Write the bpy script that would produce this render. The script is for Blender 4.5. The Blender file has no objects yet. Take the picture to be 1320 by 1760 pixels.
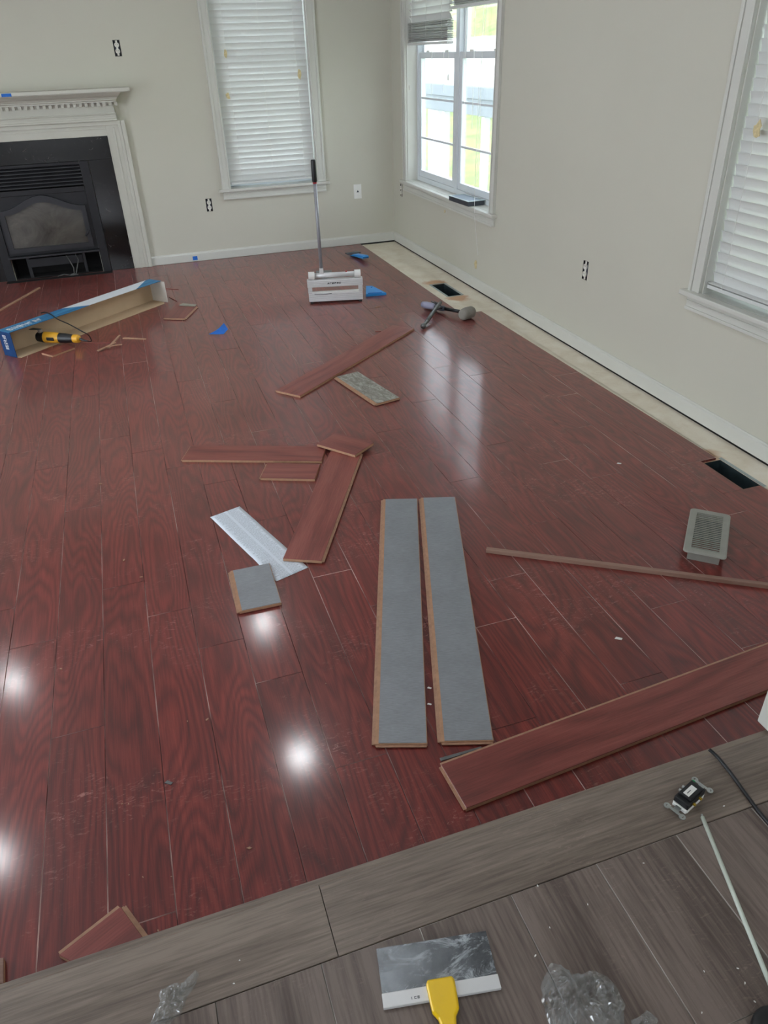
import bpy, bmesh, math, random
from mathutils import Vector, Matrix
random.seed(7)
PI = math.pi
sc = bpy.context.scene
COL = sc.collection
# ------------------------------------------------------------------ camera
FPX = 1261.695
RM = Matrix(((0.9470994622, 0.1950299799, -0.2548841219),
             (-0.3194731336, 0.4970567977, -0.8067660483),
             (-0.0306516808, 0.8455163197, 0.5330690646)))
CAM = Vector((-2.30832349, -6.66809188, 1.5))
cd = bpy.data.cameras.new('camera'); cam = bpy.data.objects.new('camera', cd); COL.objects.link(cam)
cam.matrix_world = Matrix.Translation(CAM) @ RM.to_4x4()
cd.sensor_fit = 'VERTICAL'; cd.sensor_height = 24.0; cd.lens = 24.0*FPX/1760; cd.clip_start = .05; cd.clip_end = 200
sc.camera = cam
# ------------------------------------------------------------------ world, light, exposure
w = bpy.data.worlds.new('world'); sc.world = w; w.use_nodes = True
bg = w.node_tree.nodes['Background']
bg.inputs[0].default_value = (0.84, 0.92, 1.0, 1); bg.inputs[1].default_value = 6.3
sc.view_settings.view_transform = 'Standard'; sc.view_settings.look = 'None'
sc.view_settings.gamma = 1; sc.view_settings.use_curve_mapping = False
sc.view_settings.exposure = 0.55
sd = bpy.data.lights.new('sun', 'SUN'); so = bpy.data.objects.new('sun', sd); COL.objects.link(so)
sd.energy = .8; sd.angle = .05; sd.color = (1, .95, .85); so.location = (0, 0, 12)
so.rotation_euler = (math.radians(20), math.radians(-38), 0)     # from the house side, lights the garden only

# pixel -> world, on a horizontal plane / the back wall / the right wall
def ray(x, y): return RM @ Vector(((x-660)/FPX, -(y-880)/FPX, -1))
def F(x, y, z=.012): d = ray(x, y); return CAM + d*((z-CAM.z)/d.z)
def B(x, y, v=0): d = ray(x, y); return CAM + d*((v-CAM.y)/d.y)
def W(x, y, v=0): d = ray(x, y); return CAM + d*((v-CAM.x)/d.x)

# ------------------------------------------------------------------ materials
def S(r, g, b):
    f = lambda c: (c/255/12.92) if c/255 <= .04045 else ((c/255+.055)/1.055)**2.4
    return (f(r), f(g), f(b), 1)
class NT:
    def __init__(s, name):
        s.m = bpy.data.materials.new(name); s.m.use_nodes = True; s.t = s.m.node_tree
        s.bsdf = s.t.nodes['Principled BSDF']; s.out = s.t.nodes['Material Output']
    def n(s, ty, ins=None, **kw):
        nd = s.t.nodes.new(ty)
        for k, v in kw.items(): setattr(nd, k, v)
        for k, v in (ins or {}).items(): s.set(nd.inputs[k], v)
        return nd
    def set(s, sock, v):
        if hasattr(v, 'is_output') or isinstance(v, bpy.types.NodeSocket): s.t.links.new(v, sock)
        else: sock.default_value = v
    def math(s, op, a, b=0.0, c=0.0):
        nd = s.n('ShaderNodeMath', {0: a, 1: b, 2: c}, operation=op); return nd.outputs[0]
    def noise(s, vec, scale, detail=3, rough=.55, dist=0):
        return s.n('ShaderNodeTexNoise', {'Vector': vec, 'Scale': scale, 'Detail': detail, 'Roughness': rough, 'Distortion': dist}).outputs[0]
    def mapv(s, vec, sc_=(1, 1, 1), loc=(0, 0, 0)):
        return s.n('ShaderNodeMapping', {'Vector': vec, 'Scale': sc_, 'Location': loc}).outputs[0]
    def ramp(s, fac, stops):
        nd = s.n('ShaderNodeValToRGB', {0: fac}); e = nd.color_ramp.elements
        e[0].position, e[0].color = stops[0]; e[1].position, e[1].color = stops[-1]
        for p, c in stops[1:-1]:
            x = e.new(p); x.color = c
        return nd.outputs[0]
    def mix(s, fac, a, b, mode='MIX'):
        nd = s.n('ShaderNodeMix', data_type='RGBA', blend_type=mode)
        s.set(nd.inputs[0], fac); s.set(nd.inputs[6], a); s.set(nd.inputs[7], b); return nd.outputs[2]
    def p(s, **kw):
        for k, v in kw.items(): s.set(s.bsdf.inputs[k.replace('_', ' ')], v)
    def bump(s, h, st=.2, dist=.001):
        b = s.n('ShaderNodeBump', {'Height': h, 'Strength': st, 'Distance': dist}); s.set(s.bsdf.inputs['Normal'], b.outputs[0])
def plain(name, col, rough=.6, metal=0.0, var=.08, sc_=25, bump=.1, coat=0.0, spec=.5):
    m = NT(name); tc = m.n('ShaderNodeTexCoord').outputs['Object']
    n = m.noise(tc, sc_, 4)
    a = tuple(min(1, c*(1-var)) for c in col[:3])+(1,); b = tuple(min(1, c*(1+var)) for c in col[:3])+(1,)
    m.p(Base_Color=m.ramp(n, [(.3, a), (.7, b)]), Roughness=rough, Metallic=metal, Coat_Weight=coat)
    m.bsdf.inputs['Specular IOR Level'].default_value = spec
    if bump: m.bump(m.noise(tc, sc_*12, 3), bump, .0008)
    return m.m
def wood(name, dark, mid, light, A=55, Bf=22, rough=.3, coat=.6, coatr=.09, dust_sheen=.0, fine=.35, streak=300, spec=.5, ax='y'):
    m = NT(name)
    tc = m.n('ShaderNodeTexCoord').outputs['Object']
    rnd = m.n('ShaderNodeObjectInfo').outputs['Random']
    off = m.n('ShaderNodeCombineXYZ', {0: m.math('MULTIPLY', rnd, 17.3), 1: m.math('MULTIPLY', rnd, 91.7), 2: m.math('MULTIPLY', rnd, 5.1)}).outputs[0]
    v = m.n('ShaderNodeVectorMath', {0: tc, 1: off}, operation='ADD').outputs[0]
    s1 = (7, 1.1, 1) if ax == 'y' else (1.1, 7, 1)
    s2 = (streak, 9, 40) if ax == 'y' else (9, streak, 40)
    n1 = m.noise(m.mapv(v, s1), 1, 1.5, .45)
    xx = m.n('ShaderNodeSeparateXYZ', {0: v}).outputs[0 if ax == 'y' else 1]
    ph = m.math('ADD', m.math('MULTIPLY', n1, A), m.math('MULTIPLY', xx, Bf))
    sn = m.math('MULTIPLY_ADD', m.math('SINE', ph), .5, .5)
    n2 = m.noise(m.mapv(v, s2), 1, 3, .6)
    n3 = m.noise(m.mapv(v, (30, 2.2, 1) if ax == 'y' else (2.2, 30, 1)), 1, 3, .6)
    fac = m.math('ADD', m.math('ADD', m.math('MULTIPLY', m.math('POWER', sn, .6), .19), m.math('MULTIPLY', n2, fine+.17)), m.math('MULTIPLY', n3, .42))
    colr = m.ramp(fac, [(.28, dark), (.55, mid), (.85, light)])
    tone = m.math('MULTIPLY_ADD', rnd, .22, .89)
    colr = m.mix(1.0, colr, m.n('ShaderNodeCombineXYZ', {0: tone, 1: tone, 2: tone}).outputs[0], 'MULTIPLY')
    geo = m.n('ShaderNodeNewGeometry').outputs['Position']
    if dust_sheen:
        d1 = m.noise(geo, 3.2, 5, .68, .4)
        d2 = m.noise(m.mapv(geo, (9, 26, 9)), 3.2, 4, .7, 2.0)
        far_sheen = m.n('ShaderNodeMapRange', {0: m.math('ADD', m.n('ShaderNodeSeparateXYZ', {0: geo}).outputs[1], m.math('MULTIPLY', d1, .8)), 1: -5.4, 2: -3.2, 3: .04, 4: 1.0}).outputs[0]   # brighter, hazier light on the far boards, painted into the colour
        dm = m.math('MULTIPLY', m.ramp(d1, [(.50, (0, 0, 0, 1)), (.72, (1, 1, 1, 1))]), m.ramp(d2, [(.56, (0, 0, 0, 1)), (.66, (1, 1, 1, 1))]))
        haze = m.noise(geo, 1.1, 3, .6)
        dm = m.math('ADD', m.math('MULTIPLY', dm, dust_sheen), m.math('MULTIPLY', m.math('MULTIPLY', haze, dust_sheen*.42), far_sheen))
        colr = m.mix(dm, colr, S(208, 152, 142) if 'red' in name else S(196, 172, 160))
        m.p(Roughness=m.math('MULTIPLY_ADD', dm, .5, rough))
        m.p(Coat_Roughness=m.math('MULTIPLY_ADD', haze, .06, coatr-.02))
    else: m.p(Roughness=rough, Coat_Roughness=coatr)
    m.p(Base_Color=colr, Coat_Weight=coat); m.bsdf.inputs['Specular IOR Level'].default_value = spec
    m.bump(m.math('ADD', m.math('MULTIPLY', n2, .5), m.math('MULTIPLY', m.noise(geo, 9, 2), .8)), .12, .0012)
    return m.m
M = {}
M['red'] = wood('red_laminate', S(58, 12, 11), S(98, 26, 22), S(136, 49, 41), A=120, Bf=70, rough=.40, coat=.7, coatr=.12, spec=.4, dust_sheen=.6)
def groove_m(name, dark, light, p0, p1):
    m = NT(name); g = m.n('ShaderNodeNewGeometry').outputs['Position']
    n = m.noise(m.mapv(g, (2.2, 1.5, 1)), 1.6, 4, .65)
    m.p(Base_Color=m.ramp(n, [(p0, dark), (p1, light)]), Roughness=.4); return m.m
M['groove'] = groove_m('mottled_plank_bevel', S(86, 36, 33), S(224, 190, 182), .44, .69)  # bevels mottled dark red and pale pink by noise
M['groovel'] = groove_m('mottled_landing_bevel', S(92, 84, 78), S(168, 160, 152), .35, .6)  # bevels mottled in two greys by noise
M['red_loose'] = wood('red_laminate_loose', S(84, 34, 30), S(126, 58, 51), S(152, 82, 72), A=30, Bf=60, rough=.42, coat=.25, coatr=.25, dust_sheen=.12)  # paler than the laid boards: their sheen is painted into the colour
M['grey'] = wood('grey_oak_plank', S(64, 52, 47), S(90, 77, 71), S(122, 108, 100), A=10, Bf=26, rough=.5, coat=.1, coatr=.3, dust_sheen=.22, fine=.6, streak=160)
M['greyx'] = wood('grey_oak_nosing', S(76, 64, 56), S(106, 93, 83), S(138, 124, 112), A=8, Bf=26, rough=.5, coat=.12, coatr=.3, dust_sheen=.25, fine=.6, streak=190, ax='x')
M['strip'] = wood('bare_wood_strip', S(116, 84, 72), S(140, 106, 92), S(162, 130, 114), A=6, Bf=80, rough=.6, coat=0)
M['core'] = plain('fibreboard_core', S(176, 136, 108), .85, var=.12, sc_=60)
M['tan'] = plain('pale_split_wood', S(170, 132, 108), .8, var=.15, sc_=80)
def underlay():
    m = NT('grey_underlay'); tc = m.n('ShaderNodeTexCoord').outputs['Object']
    n = m.noise(m.mapv(tc, (60, 900, 60)), 1, 3); n2 = m.noise(tc, 7, 5, .7)
    f = m.math('ADD', m.math('MULTIPLY', n, .6), m.math('MULTIPLY', n2, .4))
    m.p(Base_Color=m.ramp(f, [(.3, S(122, 124, 128)), (.7, S(156, 159, 164))]), Roughness=.42, Metallic=.25)
    m.bsdf.inputs['Specular IOR Level'].default_value = .6
    m.bump(n, .1, .0005); return m.m
M['under'] = underlay()
def wornboard():
    m = NT('dusty_grey_backing'); tc = m.n('ShaderNodeTexCoord').outputs['Object']
    n2 = m.noise(m.mapv(tc, (20, 8, 1)), 2.0, 6, .75, 1)
    m.p(Base_Color=m.ramp(n2, [(.35, S(118, 114, 104)), (.5, S(146, 143, 134)), (.62, S(176, 174, 166))]), Roughness=.8); return m.m
M['worn'] = wornboard()
def wall_m(name, c):
    m = NT(name); g = m.n('ShaderNodeNewGeometry').outputs['Position']
    n = m.noise(g, .8, 4, .6); a = tuple(x*.965 for x in c[:3])+(1,)
    m.p(Base_Color=m.ramp(n, [(.35, a), (.65, c)]), Roughness=.55); m.bsdf.inputs['Specular IOR Level'].default_value = .3
    m.bump(m.noise(g, 160, 3, .6), .25, .0012); return m.m
M['wall'] = wall_m('cream_wall_paint', S(203, 201, 187))
M['ceil'] = wall_m('ceiling_paint', S(186, 188, 188))
M['trim'] = plain('white_trim_paint', S(208, 208, 200), .35, var=.02, sc_=6, bump=.03)
M['vinyl'] = plain('white_window_vinyl', S(222, 228, 232), .35, var=.02, sc_=6, bump=0)
M['mantel'] = plain('mantel_white_paint', S(200, 199, 188), .4, var=.03, sc_=8, bump=.05)
def subfl():
    m = NT('subfloor_underlay'); g = m.n('ShaderNodeNewGeometry').outputs['Position']
    n = m.noise(g, 6, 6, .7, .5)
    c = m.ramp(n, [(.3, S(224, 212, 190)), (.55, S(238, 230, 212)), (.75, S(244, 238, 224))])
    sep = m.n('ShaderNodeSeparateXYZ', {0: g})
    st = None
    for (cx, cy, ry) in ((-.2, -1.47, .10), (-.19, -1.90, .10), (-.2, -4.47, .09), (-.19, -4.83, .08)):
        dx = m.math('DIVIDE', m.math('SUBTRACT', sep.outputs[0], cx), .10); dy = m.math('DIVIDE', m.math('SUBTRACT', sep.outputs[1], cy), ry)
        d = m.math('SQRT', m.math('ADD', m.math('MULTIPLY', dx, dx), m.math('MULTIPLY', dy, dy)))
        d = m.math('ADD', d, m.math('MULTIPLY_ADD', n, 1.6, -.8))
        k = m.ramp(d, [(.55, (1, 1, 1, 1)), (1.05, (0, 0, 0, 1))])
        st = k if st is None else m.math('MAXIMUM', st, k)
    m.p(Base_Color=m.mix(m.math('MULTIPLY', st, .75), c, S(206, 150, 104)), Roughness=.8)
    m.bump(m.noise(g, 40, 4), .3, .002); return m.m
M['sub'] = subfl()
def granite():
    m = NT('black_granite'); g = m.n('ShaderNodeTexCoord').outputs['Object']
    n = m.noise(g, 5, 6, .75, 2.5); v = m.n('ShaderNodeTexVoronoi', {'Vector': g, 'Scale': 9.0}, feature='DISTANCE_TO_EDGE').outputs[0]
    vein = m.math('MULTIPLY', m.ramp(v, [(.0, (1, 1, 1, 1)), (.03, (0, 0, 0, 1))]), m.ramp(n, [(.56, (0, 0, 0, 1)), (.68, (1, 1, 1, 1))]))
    c = m.ramp(n, [(.4, S(16, 16, 18)), (.62, S(30, 29, 30)), (.75, S(62, 58, 56))])
    m.p(Base_Color=m.mix(vein, c, S(130, 122, 116)), Roughness=.16); return m.m
M['granite'] = granite()
M['iron'] = plain('black_stove_iron', S(36, 36, 40), .5, metal=.3, var=.15, sc_=12)
M['iron2'] = plain('dark_grey_stove_steel', S(52, 52, 56), .4, metal=.4, var=.1, sc_=12)
M['cavity'] = plain('soot_and_gap_shade', S(14, 13, 13), .9, var=.3, sc_=9)
def firepane():
    m = NT('sooty_stove_glass'); g = m.n('ShaderNodeTexCoord').outputs['Object']
    n = m.noise(g, 4, 5, .7, .8)
    m.p(Base_Color=m.ramp(n, [(.3, S(52, 48, 44)), (.6, S(86, 82, 76)), (.8, S(112, 104, 96))]), Roughness=.25); return m.m
M['firepane'] = firepane()
M['alu'] = plain('brushed_aluminium', S(212, 212, 212), .38, metal=.25, var=.05, sc_=14)
M['pole'] = plain('grey_steel_tube', S(150, 151, 156), .35, metal=.35, var=.05)
M['chrome'] = plain('zinc_steel', S(186, 190, 188), .3, metal=.85, var=.06, sc_=30)
M['steel'] = plain('dull_tool_steel', S(118, 120, 120), .4, metal=.8, var=.15, sc_=30)
M['black'] = plain('black_plastic', S(24, 25, 28), .45, var=.1)
M['dgrey'] = plain('dark_grey_plastic', S(58, 62, 72), .5, var=.1)
M['rubber'] = plain('dusty_grey_rubber', S(142, 138, 130), .85, var=.12, sc_=20)
M['blue'] = plain('blue_plastic', S(48, 150, 226), .35, var=.06)
M['bluetape'] = plain('blue_masking_tape', S(30, 104, 196), .7, var=.1)
M['red_p'] = plain('red_plastic', S(170, 30, 40), .4)
M['yellow'] = plain('yellow_plastic', S(240, 196, 10), .35, var=.03, coat=.3)
M['toolyellow'] = plain('tool_yellow', S(226, 168, 44), .45, var=.06)
M['tape'] = plain('yellow_tape', S(212, 196, 150), .7, var=.2, sc_=90)
M['lavender'] = plain('grey_grip', S(146, 146, 168), .5, var=.1)
M['white'] = plain('white_plastic', S(232, 232, 228), .4, var=.02)
M['rod'] = plain('pale_painted_rod', S(196, 204, 192), .4, var=.06, sc_=50)
M['green'] = plain('green_screw', S(40, 150, 90), .4)
M['brass'] = plain('brass', S(190, 160, 60), .35, metal=.8)
M['duct'] = plain('galvanised_duct', S(58, 72, 76), .5, metal=.5, var=.25, sc_=18)
M['ductrim'] = plain('galvanised_flange', S(170, 182, 182), .4, metal=.5, var=.1, sc_=18)
M['register'] = plain('register_grey_metal', S(158, 158, 150), .45, metal=.35, var=.06, sc_=20)
M['card'] = plain('inner_cardboard', S(196, 170, 138), .8, var=.05, sc_=8)
M['ivory'] = plain('ivory_device', S(226, 224, 214), .4)
M['beige'] = plain('white_siding', S(238, 240, 240), .7, var=.03, sc_=3)
M['rail'] = plain('grey_rail_board', S(134, 142, 148), .7, var=.06, sc_=3)
M['post'] = plain('white_porch_post', S(214, 222, 228), .6, var=.03, sc_=3)
M['sillbox'] = plain('charcoal_box', S(60, 64, 70), .6, var=.12, sc_=30)
M['sillbox2'] = plain('slate_box_top', S(112, 124, 136), .55, var=.08, sc_=30)
def slat_m():
    m = NT('blind_slat_white'); t = m.t
    m.p(Base_Color=S(222, 223, 220), Roughness=.45)
    tr = m.n('ShaderNodeBsdfTranslucent', {0: S(238, 240, 238)})
    mx = m.n('ShaderNodeMixShader', {0: .10, 1: m.bsdf.outputs[0], 2: tr.outputs[0]})
    t.links.new(mx.outputs[0], m.out.inputs[0]); return m.m
M['slat'] = slat_m()
def glass_m(name, tint, gl, rough=.02, white=0.0, wc=(1, 1, 1, 1)):
    m = NT(name); t = m.t
    tr = m.n('ShaderNodeBsdfTransparent', {0: tint}); g = m.n('ShaderNodeBsdfGlossy', {'Color': (1, 1, 1, 1), 'Roughness': rough})
    fr = m.n('ShaderNodeFresnel', {'IOR': 1.45}); fac = m.math('MULTIPLY', fr.outputs[0], gl)
    mx = m.n('ShaderNodeMixShader', {0: fac, 1: tr.outputs[0], 2: g.outputs[0]})
    if white:
        d = m.n('ShaderNodeBsdfTranslucent', {0: wc}); d2 = m.n('ShaderNodeBsdfDiffuse', {0: wc})
        ad = m.n('ShaderNodeMixShader', {0: .65, 1: d.outputs[0], 2: d2.outputs[0]})
        tc = m.n('ShaderNodeTexCoord').outputs['Object']
        k = m.math('MULTIPLY', m.ramp(m.noise(tc, 28, 5, .7, 1.5), [(.35, (.25, .25, .25, 1)), (.7, (1, 1, 1, 1))]), white)
        mx = m.n('ShaderNodeMixShader', {0: k, 1: mx.outputs[0], 2: ad.outputs[0]})
    t.links.new(mx.outputs[0], m.out.inputs[0]); return m.m
M['glass'] = glass_m('window_glass', (.97, .99, 1, 1), .8)
M['plastic'] = glass_m('clear_plastic_film', (.95, .96, .96, 1), 3.4, .06, .30, (.85, .88, .88, 1))
def emit(name, c, s):
    m = NT(name); m.p(Base_Color=(0, 0, 0, 1)); m.bsdf.inputs['Emission Color'].default_value = c; m.bsdf.inputs['Emission Strength'].default_value = s; return m.m
M['lamp'] = emit('lamp_lens', (.94, .97, 1, 1), 70)
def lawn():
    m = NT('lawn_with_leaves'); g = m.n('ShaderNodeNewGeometry').outputs['Position']
    n = m.noise(g, 2.2, 6, .75); n2 = m.noise(g, 14, 4, .7)
    c = m.ramp(n, [(.35, S(104, 132, 70)), (.48, S(146, 156, 98)), (.58, S(178, 154, 104)), (.7, S(206, 198, 180))])
    m.p(Base_Color=m.mix(m.math('MULTIPLY', n2, .5), c, S(132, 160, 96)), Roughness=.9); return m.m
M['lawn'] = lawn()
M['leaf'] = plain('hill_green', S(112, 156, 90), .9, var=.35, sc_=1.5)
def bladem():
    m = NT('knife_blade'); tc = m.n('ShaderNodeTexCoord').outputs['Object']
    n = m.noise(m.mapv(tc, (14, 24, 1), (3, 1, 0)), 1, 7, .72, 1.2)
    n2 = m.noise(tc, 30, 5, .75)
    edge = m.ramp(n, [(.50, (0, 0, 0, 1)), (.60, (1, 1, 1, 1))])
    base = m.ramp(n2, [(.3, S(70, 72, 74)), (.7, S(104, 108, 112))])
    m.p(Base_Color=m.mix(m.math('MULTIPLY', edge, .85), base, S(190, 196, 202)), Roughness=m.math('MULTIPLY_ADD', edge, .4, .3), Metallic=m.math('MULTIPLY_ADD', edge, -.7, .8))
    return m.m
M['blade'] = bladem()
def paperm():
    m = NT('printed_paper'); tc = m.n('ShaderNodeTexCoord').outputs['Object']; s = m.n('ShaderNodeSeparateXYZ', {0: tc})
    # x across the sheet (two columns), y along
    yy = m.math('FRACT', m.math('MULTIPLY', s.outputs[1], 150)); line = m.math('GREATER_THAN', yy, .5)
    row = m.math('FLOOR', m.math('MULTIPLY', s.outputs[1], 150))
    wn = m.n('ShaderNodeTexWhiteNoise', {0: m.n('ShaderNodeCombineXYZ', {0: row, 1: m.math('GREATER_THAN', s.outputs[0], 0.0)}).outputs[0]}).outputs[0]
    ax_ = m.math('ABSOLUTE', s.outputs[0])
    words = m.math('GREATER_THAN', m.noise(m.mapv(tc, (420, 150, 1)), 1, 1), .42)
    ink = m.math('MULTIPLY', m.math('MULTIPLY', line, words), m.math('LESS_THAN', ax_, m.math('MULTIPLY_ADD', wn, .02, .036)))
    ink = m.math('MULTIPLY', ink, m.math('GREATER_THAN', ax_, .005))
    m.p(Base_Color=m.mix(m.math('MULTIPLY', ink, .45), S(222, 230, 240), S(120, 128, 142)), Roughness=.6); return m.m
M['paper'] = paperm()
def boxprint():
    m = NT('printed_carton_top'); tc = m.n('ShaderNodeTexCoord').outputs['Object']; s = m.n('ShaderNodeSeparateXYZ', {0: tc})
    x = m.math('ADD', s.outputs[0], m.math('MULTIPLY', s.outputs[1], 1.2))
    n = m.noise(m.mapv(tc, (3, 60, 1)), 1, 2)
    blue = m.ramp(n, [(.4, S(24, 96, 150)), (.62, S(60, 140, 184))])
    white = m.math('MULTIPLY', m.math('GREATER_THAN', x, .60), m.math('LESS_THAN', m.math('SUBTRACT', x, m.math('MULTIPLY', s.outputs[1], 3.0)), 1.00))
    m.p(Base_Color=m.mix(white, blue, S(222, 228, 232)), Roughness=.45); return m.m
M['boxprint'] = boxprint()
M['boxblue'] = plain('navy_printed_carton', S(12, 62, 112), .45, var=.12, sc_=14)
M['boxwhite'] = plain('white_carton_flap', S(226, 222, 214), .6, var=.04)
M['flipgrey'] = plain('grey_flap', S(150, 146, 132), .7)
M['wire'] = plain('dull_wire', S(96, 96, 94), .6)

# ------------------------------------------------------------------ mesh helpers
ORG = {}     # object -> world origin (objects built unrotated)
def link(name, mesh, m=None, parent=None):
    o = bpy.data.objects.new(name, mesh); COL.objects.link(o)
    if m is not None and not mesh.materials: mesh.materials.append(m)
    if parent is not None: o.parent = parent
    return o
def tag(o, label, cat, group=None):
    o['label'] = label; o['category'] = cat
    if group: o['group'] = group
    return o
def struct(o): o['kind'] = 'structure'; return o
def thing(name, label, cat, loc=(0, 0, 0), rz=0, group=None, rot=None):
    o = bpy.data.objects.new(name, None); COL.objects.link(o); o.location = loc; o.rotation_euler = rot or (0, 0, rz)
    o.empty_display_size = .05
    return tag(o, label, cat, group)
class MB:
    """collects shapes in one mesh; xf maps local points"""
    def __init__(s, xf=None): s.b = bmesh.new(); s.xf = xf or Matrix.Identity(4)
    def v(s, p): return s.b.verts.new(s.xf @ Vector(p))
    def face(s, vs):
        try: return s.b.faces.new(vs)
        except ValueError: return None
    def box(s, a, b, bev=0.0):
        x0, x1 = sorted((a[0], b[0])); y0, y1 = sorted((a[1], b[1])); z0, z1 = sorted((a[2], b[2]))
        vs = [s.v(p) for p in ((x0, y0, z0), (x1, y0, z0), (x1, y1, z0), (x0, y1, z0), (x0, y0, z1), (x1, y0, z1), (x1, y1, z1), (x0, y1, z1))]
        fs = [s.face([vs[i] for i in q]) for q in ((0, 3, 2, 1), (4, 5, 6, 7), (0, 1, 5, 4), (1, 2, 6, 5), (2, 3, 7, 6), (3, 0, 4, 7))]
        if bev:
            es = {e for f in fs if f for e in f.edges}
            bmesh.ops.bevel(s.b, geom=list(es), offset=bev, segments=2, affect='EDGES', profile=.6)
        return s
    def prism(s, poly, z0, z1, bev=0.0, axis='z'):
        """poly: list of 2D points ccw; extruded z0..z1 with optional top chamfer"""
        if area(poly) < 0: poly = poly[::-1]
        def P(p, z): return {'z': (p[0], p[1], z), 'y': (p[0], z, p[1]), 'x': (z, p[0], p[1])}[axis]
        rings = [[s.v(P(p, z0)) for p in poly]]
        if bev:
            rings.append([s.v(P(p, z1-bev if z1 > z0 else z1+bev)) for p in poly])
            rings.append([s.v(P(p, z1)) for p in inset(poly, bev)])
        else: rings.append([s.v(P(p, z1)) for p in poly])
        n = len(poly)
        s.face(rings[0][::-1]); s.face(rings[-1])
        for a, b in zip(rings, rings[1:]):
            for i in range(n): s.face((a[i], a[(i+1) % n], b[(i+1) % n], b[i]))
        return s
    def tube(s, pts, r, n=8, caps=True):
        pts = [Vector(p) for p in pts]; rs = r if isinstance(r, (list, tuple)) else [r]*len(pts)
        up = Vector((0, 0, 1)); prev = None; rings = []
        for i, p in enumerate(pts):
            d = (pts[min(i+1, len(pts)-1)]-pts[max(i-1, 0)]).normalized()
            if prev is None:
                a = d.cross(up) if abs(d.z) < .95 else d.cross(Vector((1, 0, 0)))
            else: a = prev - d*prev.dot(d)
            a.normalize(); prev = a; b = d.cross(a)
            rings.append([s.v(p + (a*math.cos(2*PI*k/n) + b*math.sin(2*PI*k/n))*rs[i]) for k in range(n)])
        for A, Bq in zip(rings, rings[1:]):
            for k in range(n): s.face((A[k], A[(k+1) % n], Bq[(k+1) % n], Bq[k]))
        if caps: s.face(rings[0][::-1]); s.face(rings[-1])
        return s
    def build(s, name, m, parent=None, smooth=False, weld=False):
        bmesh.ops.recalc_face_normals(s.b, faces=s.b.faces)
        me = bpy.data.meshes.new(name); s.b.to_mesh(me); s.b.free()
        if smooth:
            for p in me.polygons: p.use_smooth = True
        return link(name, me, m, parent)
def area(p): return sum(a[0]*b[1]-b[0]*a[1] for a, b in zip(p, p[1:]+p[:1]))/2
def inset(poly, d):
    n = len(poly); out = []
    for i in range(n):
        p0, p1, p2 = (Vector(poly[k % n][:2]) for k in (i-1, i, i+1))
        e1 = (p1-p0).normalized(); e2 = (p2-p1).normalized()
        n1 = Vector((-e1.y, e1.x)); n2 = Vector((-e2.y, e2.x)); m = n1+n2
        k = d/max(.3, (1+n1.dot(n2))) if m.length > 1e-6 else 0
        out.append(tuple(p1+m*k))
    return out
def auto_smooth(o, deg=35):
    for p in o.data.polygons: p.use_smooth = True
    try: o.data.set_sharp_from_angle(angle=math.radians(deg))
    except Exception: pass
    return o
def T(v): return Matrix.Translation(Vector(v))
def at(loc): return Matrix.Translation(-Vector(loc))     # world points -> local of an unrotated root

# ================================================================== STRUCTURE
CE = 2.75; XL = -5.9; YR = -9.6; STEP = .15; YN = -5.848
def wall(name, u0, u1, z1, holes, mk):
    """mk(u0,u1,z0,z1) -> box corners"""
    b = MB()
    us = sorted({u0, u1} | {h[0] for h in holes} | {h[1] for h in holes}); zs = sorted({-.3, z1} | {h[2] for h in holes} | {h[3] for h in holes})
    for a, c in zip(us, us[1:]):
        run = None
        for d, e in zip(zs, zs[1:]):
            mu, mz = (a+c)/2, (d+e)/2
            if any(h[0] < mu < h[1] and h[2] < mz < h[3] for h in holes): continue
            b.box(*mk(a, c, d, e))
    bmesh.ops.remove_doubles(b.b, verts=b.b.verts, dist=1e-5)
    return struct(b.build(name, M['wall']))
# openings
BW = (-1.436, -.690, .56, 2.36)           # back-wall window
RW1 = (-1.960, -.360, .56, 2.36)          # right wall double window
RW2 = (-5.60, -4.060, .56, 2.36)          # right wall near window
FP = (-3.240, -2.570, -.02, .98)            # firebox
OUTB = [(-1.655, -1.605, .397, .497), (-2.150, -2.100, 1.515, 1.618)]
OUTR = [(-.222, -.170, .412, .512), (-3.172, -3.120, .400, .500)]
low = lambda o: (o[0], o[1], o[2]-.024, o[3])
wall('wall_back', XL, 0, CE, [low(BW), FP]+OUTB, lambda a, c, d, e: ((a, 0, d), (c, .15, e)))
wall('wall_right', YR, .15, CE, [low(RW1), low(RW2)]+OUTR, lambda a, c, d, e: ((0, a, d), (.15, c, e)))
wall('wall_left', YR, .15, CE, [(-4.9, -2.9, .05, 2.1)], lambda a, c, d, e: ((XL-.15, a, d), (XL, c, e)))  # unseen opening, added to let daylight onto the middle floor and right wall
wall('wall_rear', XL-.15, .15, CE, [(-4.4, -2.4, .9, 2.1)], lambda a, c, d, e: ((a, YR-.15, d), (c, YR, e)))  # unseen rear opening, added and sized for daylight fill
struct(MB().box((XL-.15, YR-.15, CE), (.15, .15, CE+.12)).build('ceiling', M['ceil']))

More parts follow.
